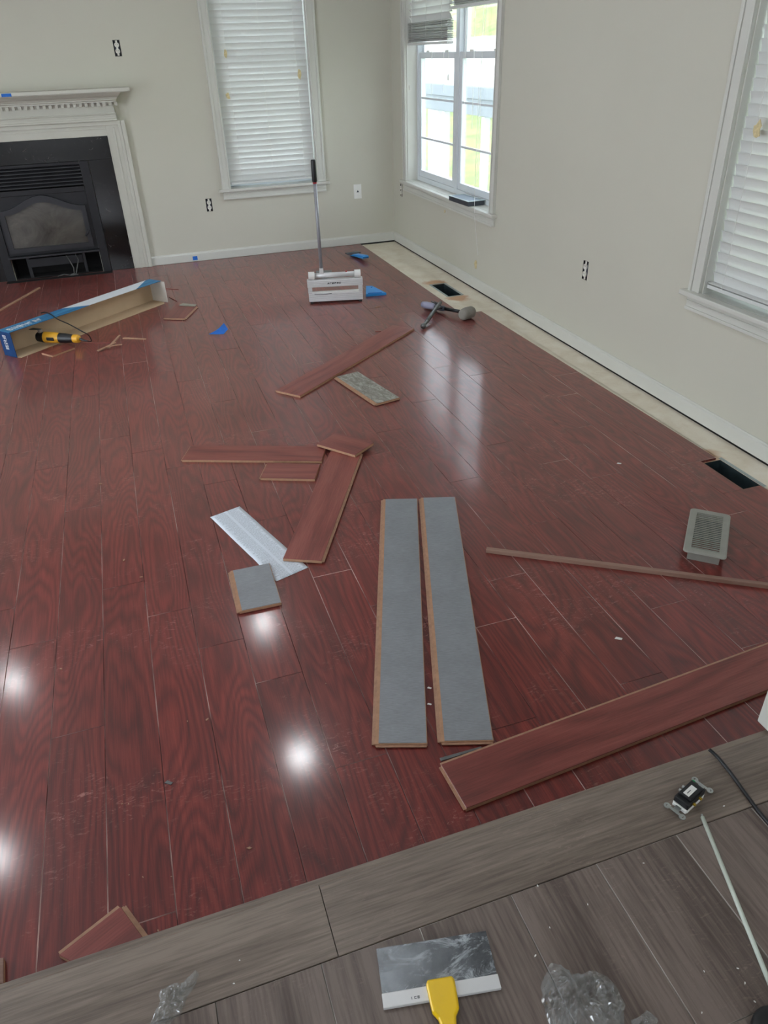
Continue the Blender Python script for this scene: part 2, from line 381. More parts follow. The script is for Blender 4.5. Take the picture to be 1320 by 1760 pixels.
# ---- red laminate floor, plank by plank
PW = .1345; PL = 1.187
floor = bpy.data.objects.new('floor', None); COL.objects.link(floor); struct(floor)
V1 = (-.248, -.143, -1.848, -1.516); V2 = (-.240, -.140, -4.765, -4.522)
sb = MB()
xs = [XL, V1[0], V2[0], V2[1], V1[1], 0]; ys = [YN-.02, V2[2], V2[3], V1[2], V1[3], 0]
for a, c in zip(xs, xs[1:]):
    for d, e in zip(ys, ys[1:]):
        mx, my = (a+c)/2, (d+e)/2
        if any(v[0] < mx < v[1] and v[2] < my < v[3] for v in (V1, V2)): continue
        sb.box((a, d, -.03), (c, e, 0))
bmesh.ops.remove_doubles(sb.b, verts=sb.b.verts, dist=1e-5)
sub = sb.build('subfloor', M['sub'], floor); sub['label'] = 'bare cream subfloor strip along the right wall'
joints = {15: -5.137, 19: -5.147, 11: -5.514, 8: -5.49, 14: -5.49, 21: -4.53, 20: -4.738, 18: -4.533, 17: -4.731, 16: -4.938,
          9: -4.947, 7: -4.694, 6: -5.251, 5: -5.489, 3: -5.244, 13: -4.72, 12: -4.93, 10: -5.14, 4: -4.48, 2: -4.9, 1: -5.1}
G = .0002
cache = {}
def plank(name, x0, x1, y0, y1, z0, z1, m, parent, bev=.0010, alongx=False):
    k = (round(x1-x0, 4), round(y1-y0, 4), z1-z0, m.name)
    if k not in cache:
        hx, hy = (x1-x0)/2-G, (y1-y0)/2-G
        b = MB().prism([(-hx, -hy), (hx, -hy), (hx, hy), (-hx, hy)], z0-z1, 0, bev)
        bmesh.ops.recalc_face_normals(b.b, faces=b.b.faces)
        me = bpy.data.meshes.new(name); b.b.to_mesh(me); b.b.free(); me.materials.append(m); cache[k] = me
        if m is M['red'] or m is M['grey']:
            me.materials.append(M['groove' if m is M['red'] else 'groovel'])
            for p_ in me.polygons:
                if .2 < p_.normal.z < .95: p_.material_index = 1
    o = link(name, cache[k], None, parent); o.location = ((x0+x1)/2, (y0+y1)/2, z1); return o
YB = -.012; YF = YN+.022
def row(x0, x1, j, ya, yb, m=None):
    while j > ya: j -= PL
    y = ya
    cuts = []
    j2 = j
    while j2 < yb:
        if j2 > ya+.05 and j2 < yb-.05: cuts.append(j2)
        j2 += PL
    e = [ya]+cuts+[yb]
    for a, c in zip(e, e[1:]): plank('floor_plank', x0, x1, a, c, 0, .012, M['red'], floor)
XEND = XL
rmax = int((-XEND/PW)-.5)
for r in range(2, rmax):
    row(-(r+1.5)*PW, -(r+.5)*PW, joints.get(r, -4.3-((r*.21) % 1.187)), YF, YB)
# outer ripped row, starts at y=-2.28 and is notched round the near duct
def edge_x(y): return -.197+(-2.285-y)*(.037/2.5)
for (ya, yb, xr) in ((-3.47, -2.285, None), (-4.520, -3.47, None), (-4.768, -4.520, -.241), (YF, -4.768, None)):
    x0_ = -2.5*PW+G; xa, xb = (xr, xr) if xr else (edge_x(ya), edge_x(yb)); cx_, cy_ = (x0_+xa)/2, (ya+yb)/2
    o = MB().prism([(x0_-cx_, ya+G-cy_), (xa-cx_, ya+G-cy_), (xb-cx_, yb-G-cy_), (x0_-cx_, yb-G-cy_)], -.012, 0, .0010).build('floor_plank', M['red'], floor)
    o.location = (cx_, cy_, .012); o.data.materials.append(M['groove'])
    for p_ in o.data.polygons:
        if .2 < p_.normal.z < .95: p_.material_index = 1
for (k, v) in enumerate((V1, V2)):
    t = thing('duct_boot', ('open sheet metal duct hole in the cream subfloor at the far end', 'open sheet metal duct hole cut into the red boards near the right frame edge')[k], 'duct', ((v[0]+v[1])/2, (v[2]+v[3])/2, -.2), group=None)
    A = at(t.location); b = MB(A); e = .002
    x0, x1, y0, y1 = v[0]+e, v[1]-e, v[2]+e, v[3]-e
    b.box((x0, y0, -.2), (x1, y1, -.198)); b.box((x0, y0, -.198), (x0+e, y1, -.001)); b.box((x1-e, y0, -.198), (x1, y1, -.001))
    b.box((x0+e, y0, -.198), (x1-e, y0+e, -.001)); b.box((x0+e, y1-e, -.198), (x1-e, y1, -.001)); b.build('duct_wall', M['duct'], t)
    b = MB(A)
    b.box((v[1]-.002, v[2]-.004, .0005), (v[1]+.012, v[3]+.01, .002)); 
    if k == 0:
        b.box((v[0]-.012, v[2]-.004, .0005), (v[0]+.002, v[3]+.01, .002)); b.box((v[0], v[3], .0005), (v[1], v[3]+.012, .002)); b.box((v[0], v[2]-.012, .0005), (v[1], v[2], .002))
    b.build('duct_flange', M['ductrim'], t)

# ---- upper floor (landing) in grey planks with a nosing
land = bpy.data.objects.new('floor_landing', None); COL.objects.link(land); struct(land); land.name = 'floor'
YT = -5.966
l = MB().box((XL, YR, -.03), (-.001, YN+.02, STEP-.013)).build('landing_base', M['greyx'], land)
NX = [XL+.002, -4.4, -3.38, -2.2075, -1.005, -.002]
for a, c in zip(NX, NX[1:]):
    k = MB()
    hx = (c-a)/2-.0008
    prof = [(YT+.0008, -.012), (YN+.021, -.012), (YN+.021, -.035), (YN+.004, -.035), (YN-.001, -.028), (YN-.0, -.012), (YN-.003, -.004), (YN-.012, 0), (YT+.002, 0), (YT+.0008, -.002)]
    prof = [(YT+.0008, -.0115), (YN+.0205, -.0115), (YN+.0205, -.034), (YN+.027, -.034), (YN+.029, -.022), (YN+.027, -.008), (YN+.020, -.001), (YN+.010, 0), (YT+.002, 0), (YT+.0008, -.002)]
    cy = (YT+YN)/2
    o = MB().prism([(p[0]-.022-cy, p[1]) for p in prof], -hx, hx, 0, 'x').build('nosing_board', M['greyx'], land)
    auto_smooth(o, 30); o.location = ((a+c)/2, cy, STEP)
GX = -1.505; GPW = .1836
k = 0; random.seed(3)
for i in range(-24, 9):
    x1 = GX+GPW*(i+1); x0 = x1-GPW
    if x0 < XL or x1 > 0: continue
    y = YT-.0228
    first = {-1: .312, 0: .52, 1: .9, -2: .75, -3: .62, -4: .95, -5: .4}.get(i, random.uniform(.3, 1.2))
    L = first
    while y > YR+.05:
        y2 = max(YR, y-L); plank('landing_plank', x0, x1, y2, y, STEP-.0125, STEP, M['grey'], land, .0012); y = y2; L = 1.22

# ---- baseboards with a dark gap below
def base(name, prof, a, b, axis, sgn, z0=.014):
    pts = [(0, z0), (.013*sgn, z0), (.013*sgn, .070), (.011*sgn, .076), (.006*sgn, .080), (.004*sgn, .086), (0, .086)]
    if axis == 'x': o = MB().prism([(p[0], p[1]) for p in pts], a, b, 0, 'x').build(name, M['trim'])
    else: o = MB().prism([(p[0], p[1]) for p in pts], a, b, 0, 'y').build(name, M['trim'])
    return struct(o)
base('baseboard_back', None, -2.172, -.0135, 'x', -1)
base('baseboard_right', None, YN+.06, -.0005, 'y', -1)
base('baseboard_left', None, XL+.02, -3.645, 'x', -1)

for nm_, a, b_ in (('gap_shade_right', (-.005, YN+.03, .0005), (-.0005, -.006, .0136)), ('gap_shade_back', (-.335, -.005, .0005), (-.006, -.0005, .0136))):
    struct(MB().box(a, b_).build(nm_, M['cavity']))      # dark strips painting the shade in the gap under the baseboards
# ---- window casings, stools, sashes
def trimset(side, n, o, cas=.068, stool_over=.055):
    """side 'b' (u=x, wall y=0) or 'r' (u=y, wall x=0); builds casing + stool + apron as one structure tree"""
    u0, u1, z0, z1 = o
    root = bpy.data.objects.new('window_%d' % n, None); COL.objects.link(root); struct(root)
    def bx(b, ua, ub, da, db, za, zb, bev=.002):   # d: depth into the room is negative
        if side == 'b': b.box((ua, da, za), (ub, db, zb), bev)
        else: b.box((da, ua, za), (db, ub, zb), bev)
    for (a, c) in ((u0-cas, u0), (u1, u1+cas)):
        b = MB(); inn = c if a < u0 else a
        bx(b, a, c, -.014, 0, z0, z1+cas); bx(b, *( (a, a+.018) if a < u0 else (c-.018, c)), -.021, -.0142, z0, z1+cas)
        bx(b, *((c-.012, c) if a < u0 else (a, a+.012)), -.018, -.0142, z0, z1)
        b.build('window_casing', M['trim'], root)
    b = MB(); bx(b, u0, u1, -.014, 0, z1, z1+cas); bx(b, u0, u1, -.021, -.0142, z1+cas-.018, z1+cas); b.build('window_casing', M['trim'], root)
    b = MB(); bx(b, u0-cas-.03, u1+cas+.03, -.042, 0, z0-.022, z0, .005); bx(b, u0+.001, u1-.001, .0005, .149, z0-.022+.001, z0, 0); b.build('window_stool', M['trim'], root)
    b = MB(); bx(b, u0-cas, u1+cas, -.014, 0, z0-.082, z0-.0225); bx(b, u0-cas, u1+cas, -.021, -.0142, z0-.082, z0-.068); bx(b, u0-cas, u1+cas, -.018, -.0142, z0-.045, z0-.040); b.build('window_apron', M['trim'], root)
    # jamb liner
    b = MB(); bx(b, u0, u0+.006, .001, .105, z0, z1, 0); bx(b, u1-.006, u1, .001, .105, z0, z1, 0); bx(b, u0+.006, u1-.006, .001, .105, z1-.006, z1, 0); b.build('window_jamb', M['trim'], root)
    return root, bx
def sash_window(side, n, o, units):
    root, bx = trimset(side, n, o)
    u0, u1, z0, z1 = o; u0 += .006; u1 -= .006; z1 -= .006
    d0, d1 = .085, .145
    w_ = (u1-u0)/units
    zm = 1.45
    for k in range(units):
        a, c = u0+w_*k, u0+w_*(k+1); fw = .030
        b = MB(); bx(b, a, a+fw, d0, d1, z0, z1); bx(b, c-fw, c, d0, d1, z0, z1); bx(b, a+fw, c-fw, d0, d1, z0, z0+.035); bx(b, a+fw, c-fw, d0, d1, z1-.03, z1)
        b.build('window_frame', M['vinyl'], root)
        # lower sash (inner), upper sash (outer)
        for (za, zb, da, db, nm) in ((z0+.036, zm+.02, .092, .117, 'lower_sash'), (zm-.015, z1-.031, .119, .142, 'upper_sash')):
            s_ = MB(); st = .042; A_, C_ = a+fw+.001, c-fw-.001
            bx(s_, A_, A_+st, da, db, za, zb); bx(s_, C_-st, C_, da, db, za, zb)
            bx(s_, A_+st, C_-st, da, db, za, za+(.045 if nm == 'lower_sash' else .035)); bx(s_, A_+st, C_-st, da, db, zb-.04, zb)
            so_ = s_.build(nm, M['vinyl'], root)
            gz0, gz1 = za+.03, zb-.03; md = (da+db)/2
            g = MB(); bx(g, A_+st-.003, C_-st+.003, md-.0015, md+.0015, gz0, gz1, 0); g.build('pane', M['glass'], so_)
            hz = [.884, 1.165] if nm == 'lower_sash' else [1.76, 2.05]
            for h in hz:
                q = MB(); bx(q, A_+st, C_-st, md-.008, md-.002, h-.007, h+.007, 0); q.build('muntin', M['vinyl'], so_)
            if nm == 'lower_sash':
                for f_ in (.25, .75):
                    uu = A_+(C_-A_)*f_; q = MB(); bx(q, uu-.03, uu+.03, da+.001, db-.001, zb, zb+.012, .003); q.build('sash_lock', M['white'], so_)
    return root
sash_window('r', 1, RW1, 2)
sash_window('b', 2, BW, 1)
sash_window('r', 3, RW2, 2)

# ---- blinds
def blind(side, o, zbot, n_open, zstack, tilt, label, loc_u, pitch=.042, cords=True, dep=.034):
    u0, u1, z0, z1 = o
    cu = (u0+u1)/2; hl = (u1-u0)/2-.012
    rz = 0 if side == 'b' else PI/2
    loc = (cu, dep, zbot) if side == 'b' else (dep, cu, zbot)
    # local: x along slat, y outward(+)/room(-)
    t = thing('window_blind', label, 'blind', loc, 0 if side == 'b' else -PI/2)
    H = z1-.006-zbot
    MB().box((-hl, -.026, H-.045), (hl, .026, H), .002).build('headrail', M['slat'], t)
    MB().box((-hl, -.025, 0), (hl, .025, .016), .003).build('bottom_rail', M['slat'], t)
    # slat mesh, curved cross section
    b = MB(); n = 6; prof = []
    for i in range(n+1):
        y = -.025+.05*i/n; prof.append((y, .0035*(1-(y/.025)**2)))
    top = [(p[0], p[1]+.0012) for p in prof]; poly = prof+top[::-1]
    b.prism(poly, -hl, hl, 0, 'x'); bmesh.ops.recalc_face_normals(b.b, faces=b.b.faces)
    me = bpy.data.meshes.new('slat'); b.b.to_mesh(me); b.b.free(); me.materials.append(M['slat'])
    for p in me.polygons: p.use_smooth = False
    z = .020
    for i in range(n_open[0]):       # stacked slats
        s_ = link('slat', me, None, t); s_.location = (0, 0, z); s_.rotation_euler = (math.radians(random.uniform(-4, 4)), 0, 0); z += zstack
    z += pitch*.45
    while z < H-.06:
        s_ = link('slat', me, None, t); s_.location = (0, 0, z); s_.rotation_euler = (math.radians(tilt+random.uniform(-.7, .7)), 0, 0); z += pitch
    if cords:
        for f_ in (-.75, 0, .75) if hl > .3 else (-.7, .7):
            MB().tube([(hl*f_, -.027, .01), (hl*f_, -.027, H-.04)], .0011, 5).build('ladder_cord', M['white'], t)
    return t
TB = -75
bb = blind('b', BW, .585, (1, 0), .004, TB, 'closed white slat blind in the back wall window beside the fireplace', 0)
br1 = blind('r', (RW1[0]+.80, RW1[1], 0, RW1[3]), 1.518, (24, 0), .0052, TB+14, 'half raised white blind with a slumped slat stack over the left sash', 0)
br2 = blind('r', (RW1[0], RW1[1]-.80, 0, RW1[3]), 1.712, (22, 0), .0052, TB, 'raised white blind over the right sash near the frame top', 0)
br3 = blind('r', (RW2[0]+.77, RW2[1], 0, RW2[3]), .585, (1, 0), .004, TB, 'closed white slat blind in the near window at the right frame edge', 0)
br4 = blind('r', (RW2[0], RW2[1]-.77, 0, RW2[3]), .585, (1, 0), .004, TB, 'closed white slat blind beside the near one, outside the frame', 0)
# hanging cords of the raised blinds (children of them)
def cord(parent, name, pts, r=.0012):
    mw = Matrix.Translation(parent.location) @ parent.rotation_euler.to_matrix().to_4x4()
    inv = mw.inverted()
    return MB(inv).tube(pts, r, 5).build(name, M['white'], parent)
for (y_, z_) in ((-.769, 1.20), (-.994, 1.22)): cord(br1, 'lift_cord', [(.05, y_, 1.53), (.05, y_, z_)], .0016)
cord(br1, 'pull_cord', [(.02, -1.150, 1.53), (.02, -1.150, 1.33)], .0014)
tq = cord(br1, 'cord_tassel', [(.02, -1.150, 1.345), (.02, -1.150, 1.30)], [.003, .006])
cord(br2, 'pull_cord', [(.02, -1.745, 1.72), (-.03, -1.775, 1.3), (-.048, -1.80, .70), (-.048, -1.806, .52), (-.006, -1.80, .25)], .0014)
cord(br2, 'lift_cord', [(.055, -1.36, 1.72), (.055, -1.36, .98)], .0016)
cord(br2, 'lift_cord', [(.055, -1.62, 1.72), (.055, -1.62, .72)], .0016)
cord(br2, 'lift_cord', [(.055, -1.50, 1.72), (.055, -1.50, 1.02)], .0016)

# ---- recessed ceiling lamps
for i, (x, y) in enumerate([(-1.86, -1.62), (-1.88, -3.14), (-3.90, -1.62), (-3.88, -3.24), (-1.88, -4.8), (-3.88, -4.8), (-1.88, -7.6), (-3.88, -7.6)]):
    t = thing('ceiling_light', 'round white recessed ceiling light, %s pair, %s side' % (('far', 'far', 'middle', 'middle', 'near', 'near', 'rear', 'rear')[[0, 2, 1, 3, 4, 5, 6, 7][i]], 'right' if x > -2 else 'left'), 'lamp', (x, y, CE-.001))
    ring = MB(); n = 24
    pr = [(.075, 0), (.098, 0), (.098, -.004), (.090, -.007), (.077, -.005)]
    vs = [[ring.v((r*math.cos(2*PI*k/n), r*math.sin(2*PI*k/n), z)) for (r, z) in pr] for k in range(n)]
    for k in range(n):
        for j in range(5): ring.face((vs[k][j], vs[(k+1) % n][j], vs[(k+1) % n][(j+1) % 5], vs[k][(j+1) % 5]))
    ring.build('lamp_trim', M['white'], t, True)
    d = MB(); d.prism([(.074*math.cos(2*PI*k/n), .074*math.sin(2*PI*k/n)) for k in range(n)], -.003, 0); d.build('lamp_lens', M['lamp'], t)

# ---- newel / jamb post at the landing end
p = F(1318, 1266, STEP)
px, py = p.x, p.y
nb = MB().box((px+.012, py-.04, STEP), (px+.13, py+.045, STEP+.14), .004)
n_ = nb.build('trim_1', M['trim']); struct(n_)

# ================================================================== FIREPLACE
XC = -2.905
def X2(x): return 2*XC-x
fp = thing('fireplace_mantel', 'white wooden fireplace mantel with dentil moulding around a black stone surround', 'fireplace', (XC, 0, .013))
A = at(fp.location)
z0 = .013
# legs + header casing
for s_ in (-1, 1):
    f_ = (lambda x: XC+(x-XC)*s_)
    b = MB(A)
    b.box((f_(-2.320), -.030, z0), (f_(-2.174), 0, 1.105), .002)
    b.box((f_(-2.205), -.042, z0), (f_(-2.174), -.0302, 1.105), .004)
    b.box((f_(-2.228), -.036, z0), (f_(-2.2055), -.0302, 1.105), .003)
    b.box((f_(-2.272), -.037, z0), (f_(-2.258), -.0302, 1.06), .0015); b.box((f_(-2.320), -.036, z0), (f_(-2.312), -.0302, 1.01), .0015)
    b.build('mantel_leg', M['mantel'], fp)
b = MB(A); xl, xr = X2(-2.320), -2.320
b.box((xl, -.030, 1.005), (xr, 0, 1.105), .002); b.box((X2(-2.205)+.0, -.042, 1.075), (-2.2055, -.0302, 1.105), .004); b.box((xl, -.034, 1.052), (xr, -.0302, 1.060), .0015)
b.build('mantel_header', M['mantel'], fp)
b = MB(A)
b.box((X2(-2.232), -.050, 1.1055), (-2.232, 0, 1.235), .001)          # frieze
b.box((X2(-2.226), -.058, 1.1055), (-2.226, -.0502, 1.120), .003); b.box((X2(-2.224), -.066, 1.150), (-2.224, -.0502, 1.158), .002)
b.box((X2(-2.228), -.056, 1.135), (-2.228, -.0502, 1.149), .002)
b.build('frieze', M['mantel'], fp)
nd = 34; wd = (-2.192-X2(-2.192))/nd
b0 = MB(); b0.box((-wd*.27, -.030, 0), (wd*.27, 0, .024), .001); bmesh.ops.recalc_face_normals(b0.b, faces=b0.b.faces)
dm = bpy.data.meshes.new('dentil'); b0.b.to_mesh(dm); b0.b.free(); dm.materials.append(M['mantel'])
for i in range(nd):
    o = link('dentil', dm, None, fp); o.location = Vector((X2(-2.192)+wd*(i+.5), -.0505, 1.205))-fp.location
b = MB(A)
def crown(pts):
    # pts (depth, z): swept around three sides, mitred
    rings = []
    for d, z in pts:
        e = d*.62
        rings.append([b.v((X2(-2.232)-e, 0, z)), b.v((X2(-2.232)-e, -.05-d, z)), b.v((-2.232+e, -.05-d, z)), b.v((-2.232+e, 0, z))])
    for r1, r2 in zip(rings, rings[1:]):
        for k in range(3): b.face((r1[k], r1[k+1], r2[k+1], r2[k]))
    b.face(rings[0]); b.face(rings[-1][::-1])
crown([(.004, 1.229), (.036, 1.2295), (.036, 1.238), (.045, 1.243), (.045, 1.250), (.052, 1.252), (.060, 1.262), (.080, 1.272), (.105, 1.292), (.110, 1.296)])
b.build('crown_moulding', M['mantel'], fp)
b = MB(A); b.box((X2(-2.098), -.185, 1.297), (-2.098, 0, 1.321), .004); b.box((X2(-2.108), -.175, 1.2925), (-2.108, 0, 1.2965), .001); b.build('mantel_shelf', M['mantel'], fp)
# black stone slabs
for nm, bx_ in (('stone_slab', ((X2(-2.3205), -.014, .845), (-2.3205, 0, 1.0045))), ('stone_slab', ((-2.500, -.014, z0), (-2.3205, 0, .8445))), ('stone_slab', ((X2(-2.3205), -.014, z0), (X2(-2.5), 0, .8445)))):
    MB(A).box(*bx_, .001).build(nm, M['granite'], fp)

st = thing('fireplace_insert', 'black iron wood stove insert with arched glass door and louvred top', 'stove', (XC, 0, .013))
A = at(st.location)
hw = .403
b = MB(A)
yb_ = -.030
def bb_(x0, x1, y0, y1, za, zb, bev=.002): b.box((XC+x0, y0, za), (XC+x1, y1, zb), bev)
bb_(-hw, -.338, yb_, -.0145, z0, .844); bb_(.338, hw, yb_, -.0145, z0, .844); bb_(-.337, .337, yb_, -.0145, .824, .844)
bb_(-.337, .337, yb_-.004, -.0145, .634, .670)
b.build('stove_frame', M['iron'], st)
b = MB(A)
bb_(-.336, .336, .14, .15, -.02, .97, 0); bb_(-.334, -.326, .0, .139, -.01, .97, 0); bb_(.326, .334, .0, .139, -.01, .97, 0); bb_(-.325, .325, 0.0, .139, -.01, .020, 0)
bb_(-.325, .325, 0, .139, .95, .97, 0)
b.build('stove_body', M['cavity'], st)
# louvres
for i in range(6):
    z = .682+i*.0245
    q = MB(A); xm = .336
    q.prism([(-.030, z), (-.024, z+.002), (-.006, z+.018), (-.010, z+.021), (-.028, z+.006)], XC-xm, XC+xm, 0, 'x'); q.build('louvre', M['iron2'], st)
MB(A).box((XC-.336, -.002, .672), (XC+.336, .004, .823)).build('louvre_backing', M['cavity'], st)
# front panel with arched door
def archz(x, zs, zt, hw_): 
    u = abs(x)/hw_
    return zs+(zt-zs)*(.5+.5*math.cos(min(1, u*1.06)*PI)) if True else 0
DX = XC-.005
def arch_poly(hw_, zb, zs, zt, n=18):
    pts = [(DX-hw_, zb), (DX+hw_, zb)]
    for i in range(n+1):
        x = hw_-2*hw_*i/n; pts.append((DX+x, archz(x, zs, zt, hw_)))
    return pts
b = MB(A); b.box((XC-.337, -.020, .198), (XC+.337, -.008, .632), .001); b.build('stove_front_plate', M['iron'], st)
outer = arch_poly(.315, .222, .535, .628); inner = arch_poly(.280, .256, .503, .580)
b = MB(A)
def ring2(po, pi, y0, y1):
    n = len(po); V = [[b.v((p[0], y, p[1])) for p in q] for q, y in ((po, y0), (po, y1), (pi, y1-.000), (pi, y0))]
    for i in range(n):
        j = (i+1) % n
        for k in range(4): b.face((V[k][i], V[k][j], V[(k+1) % 4][j], V[(k+1) % 4][i]))
ring2(outer, inner, -.0205, -.048)
door = b.build('stove_door', M['iron2'], st); auto_smooth(door, 30)
b = MB(A); b.prism(inner, -.030, -.022, 0, 'y'); b.build('door_glass', M['firepane'], door)
b = MB(A); b.tube([(DX+.298, -.050, .345), (DX+.298, -.075, .35), (DX+.292, -.082, .335), (DX+.27, -.08, .315)], .008, 8); b.build('door_handle', M['iron2'], door)
b = MB(A); b.box((XC-.345, -.072, .184), (XC+.345, -.008, .197), .003); b.build('stove_ledge', M['iron2'], st)
b = MB(A); b.box((XC-.21, -.02, .10), (XC+.20, .03, .165), .003); b.box((XC-.225, -.012, .02), (XC-.20, .0, .183), .001); b.box((XC+.2, -.012, .02), (XC+.222, .0, .183), .001)
b.build('ash_drawer', M['iron'], st)
for k, pts in enumerate(([(-.0, .0, .17), (.02, -.02, .12), (.035, -.03, .07), (.03, -.035, .03), (.0, -.04, .022)], [(.07, 0, .18), (.085, -.03, .13), (.06, -.045, .07), (.045, -.05, .03), (.02, -.055, .021)], [(-.1, -.04, .021), (-.05, -.03, .03), (0, -.05, .021), (.06, -.05, .022)])):
    b = MB(A); b.tube([(XC+.08+p[0], p[1]-.02, p[2]) for p in pts], .004, 6); b.build('wire', M['wire'], st, True)
MB().box((X2(-2.5), -.10, .0125), (-2.5, -.03, .0135)).build('tmp', M['cavity']).name = 'hearth_strip'
hs = bpy.data.objects['hearth_strip']; tag(hs, 'thin dusty black strip on the floor in front of the stove', 'strip')

# ================================================================== OUTLETS
def outlet(side, u, zc, label, kind='duplex'):
    loc = (u, .012, zc) if side == 'b' else (.012, u, zc)
    t = thing('wall_outlet', label, 'outlet', loc, 0 if side == 'b' else -PI/2)
    t.location = loc
    b = MB(); w2, h2 = .0245, .0495
    b.box((-w2, .028, -h2), (w2, .03, h2)); b.box((-.05, .1385, -.08), (.05, .142, .08))  # wide plate behind the wall is added to block sky light
    for s_ in (-1, 1): b.box((s_*w2, -.011, -h2), (s_*(w2-.0015), .028, h2)); b.box((-w2+.0015, -.011, s_*h2), (w2-.0015, .028, s_*(h2-.0015)))
    b.build('outlet_box', M['black'], t)
    b = MB(); b.box((-.007, -.0115, -.0475), (.007, -.010, .0475), 0); b.build('mounting_strap', M['ivory'], t)
    for s_ in (-1, 1):
        q = MB(); pts = []
        for k in range(16):
            a = 2*PI*k/16; pts.append((.0165*math.cos(a), s_*.0195+max(-.0135, min(.0135, .0165*math.sin(a)))))
        q.prism(pts, -.0099, -.0165, 0, 'y'); f_ = q.build('receptacle_face', M['ivory'], t)
        q = MB()
        for dx in (-.006, .006): q.box((dx-.001, -.0170, s_*.0195), (dx+.001, -.0166, s_*.0195+.008))
        q.build('slot', M['black'], f_)
    b = MB(); b.box((-.017, -.0098, -.034), (.017, .02, .034), .002); b.build('outlet_body', M['dgrey'], t)
    return t
outlet('b', -1.630, .447, 'uncovered duplex outlet low on the back wall, left of the window')
outlet('b', -2.125, 1.567, 'uncovered outlet high on the back wall above the mantel')
outlet('r', -.196, .462, 'uncovered outlet beside the corner below the far window sill')
outlet('r', -3.146, .450, 'uncovered duplex outlet in the middle of the right wall')
t = thing('jack_plate', 'white wall plate with a small jack, back wall near the corner', 'wall plate', (-.338, -.0005, .452))
MB().box((-.035, -.006, -.058), (.035, 0, .058), .002).build('cover_plate', M['white'], t)
MB().prism([(-.011, -.006), (.011, -.006), (0, .012)], -.009, -.0062, 0, 'y').build('jack', M['dgrey'], t)

# ================================================================== LOOSE PLANKS
def rect_fit(q, z):
    """four pixel corners in order -> centre, angle of long axis, length, width (long edges averaged)"""
    P = [F(x, y, z) for x, y in q]
    e = [(P[(i+1) % 4]-P[i]) for i in range(4)]
    l0 = (e[0].length+e[2].length)/2; l1 = (e[1].length+e[3].length)/2
    c = sum(P, Vector())/4
    if l0 > l1: d = e[0]-e[2]; L, Wd = l0, l1
    else: d = e[1]-e[3]; L, Wd = l1, l0
    return c, math.atan2(d.y, d.x), L, Wd
TH = .012
def lp(label, q=None, z=TH, up=True, poly=None, L=None, Wd=None, name='loose_plank', shift=None, top=None, tilt=(0, 0), cat='plank', tongue=(1, 1), matt=None, wpts=None, edges=()):
    """a loose laminate plank resting at height z. q: its top corners in the photo. poly: free outline."""
    zt = z+TH
    if poly is None:
        if wpts: c = sum(wpts, Vector())/4; e = wpts[2]-wpts[1]; ang = math.atan2(e.y, e.x)
        else:
            c, ang, l_, w_ = rect_fit(q, zt); L = L or l_; Wd = Wd or w_
        if shift: c = c+Vector(shift)
        P = [(-L/2, -Wd/2), (L/2, -Wd/2), (L/2, Wd/2), (-L/2, Wd/2)]
    else:
        W3 = [F(x, y, zt) for x, y in poly]; c = sum(W3, Vector())/len(W3)
        e = max(((W3[(i+1) % len(W3)]-W3[i]) for i in range(len(W3))), key=lambda v: v.length); ang = math.atan2(e.y, e.x)
        R_ = Matrix.Rotation(-ang, 4, 'Z'); P = [tuple((R_ @ (p-c))[:2]) for p in W3]
    # local y along the length so that grain runs along it
    P = [(-y, x) for x, y in P]; ang -= PI/2
    t = thing(name, label, cat, (c.x, c.y, z), ang, rot=(tilt[0], tilt[1], ang))
    P0 = list(P)
    if area(P) < 0: P = P[::-1]
    face = matt or (M['red_loose'] if up else M['under'])
    if up:
        MB().prism(P, 0, TH-.0015).build('fibreboard_core', M['core'], t)
        MB().prism(P, TH-.00145, TH, .0008).build('surface_layer', face, t)
    else:
        MB().prism(P, 0, .0016).build('surface_layer', M['red_loose'], t)
        MB().prism(P, .00165, TH-.0015).build('fibreboard_core', M['core'], t)
        Q = inset(P, .002)
        if poly is None and tongue:
            w_2 = Wd/2; Q = [(max(-w_2+.002, min(w_2-.002, x)), y) for x, y in Q]
            Q = [((x-.007) if x*tongue[0] > 0 and tongue[0] > 0 else (x+.007) if x*tongue[0] > 0 else x, y) for x, y in Q]
        MB().prism(Q, TH-.00145, TH, 0).build('underlay_backing', face, t)
    if edges:
        for i_ in edges:
            p0, p1 = Vector(P0[i_]), Vector(P0[(i_+1) % len(P0)]); d_ = (p1-p0).normalized(); n_o = Vector((d_.y, -d_.x))
            if n_o.dot((p0+p1)/2) < 0: n_o = -n_o
            for off, (za, zb) in ((.010, (.0030, .0060)), (.005, (.0062, .0095))):
                b = MB(); b.prism([tuple(p0+d_*.002), tuple(p1-d_*.002), tuple(p1-d_*.002+n_o*off), tuple(p0+d_*.002+n_o*off)], za, zb); b.build('locking_tongue', M['tan'], t)
    if poly is None and tongue:
        w2, h2 = Wd/2, L/2
        b = MB(); s_ = tongue[0]; b.box((s_*w2, -h2+.002, .0035), (s_*(w2+.0085), h2-.002, .0062)); b.box((s_*w2, -h2+.002, .0062), (s_*(w2+.0035), h2-.002, .0085))
        b.build('locking_tongue', M['tan'], t)
        b = MB(); s_ = tongue[1]; b.box((-w2+.002, s_*h2, .0035), (w2-.002, s_*(h2+.006), .006)); b.build('end_tongue', M['tan'], t)
    return t
Z1 = .0125
lp('grey-backed full plank lying face down, left of the matching pair', [(659, 859), (717, 858), (733, 1274), (646, 1274)], Z1, up=False, L=PL, Wd=.132, tongue=(1, 1), name='underside_plank')
lp('grey-backed full plank lying face down, right of the matching pair', [(727, 856), (779, 854), (847, 1271), (759, 1271)], Z1, up=False, L=PL, Wd=.132, tongue=(1, 1), name='underside_plank')
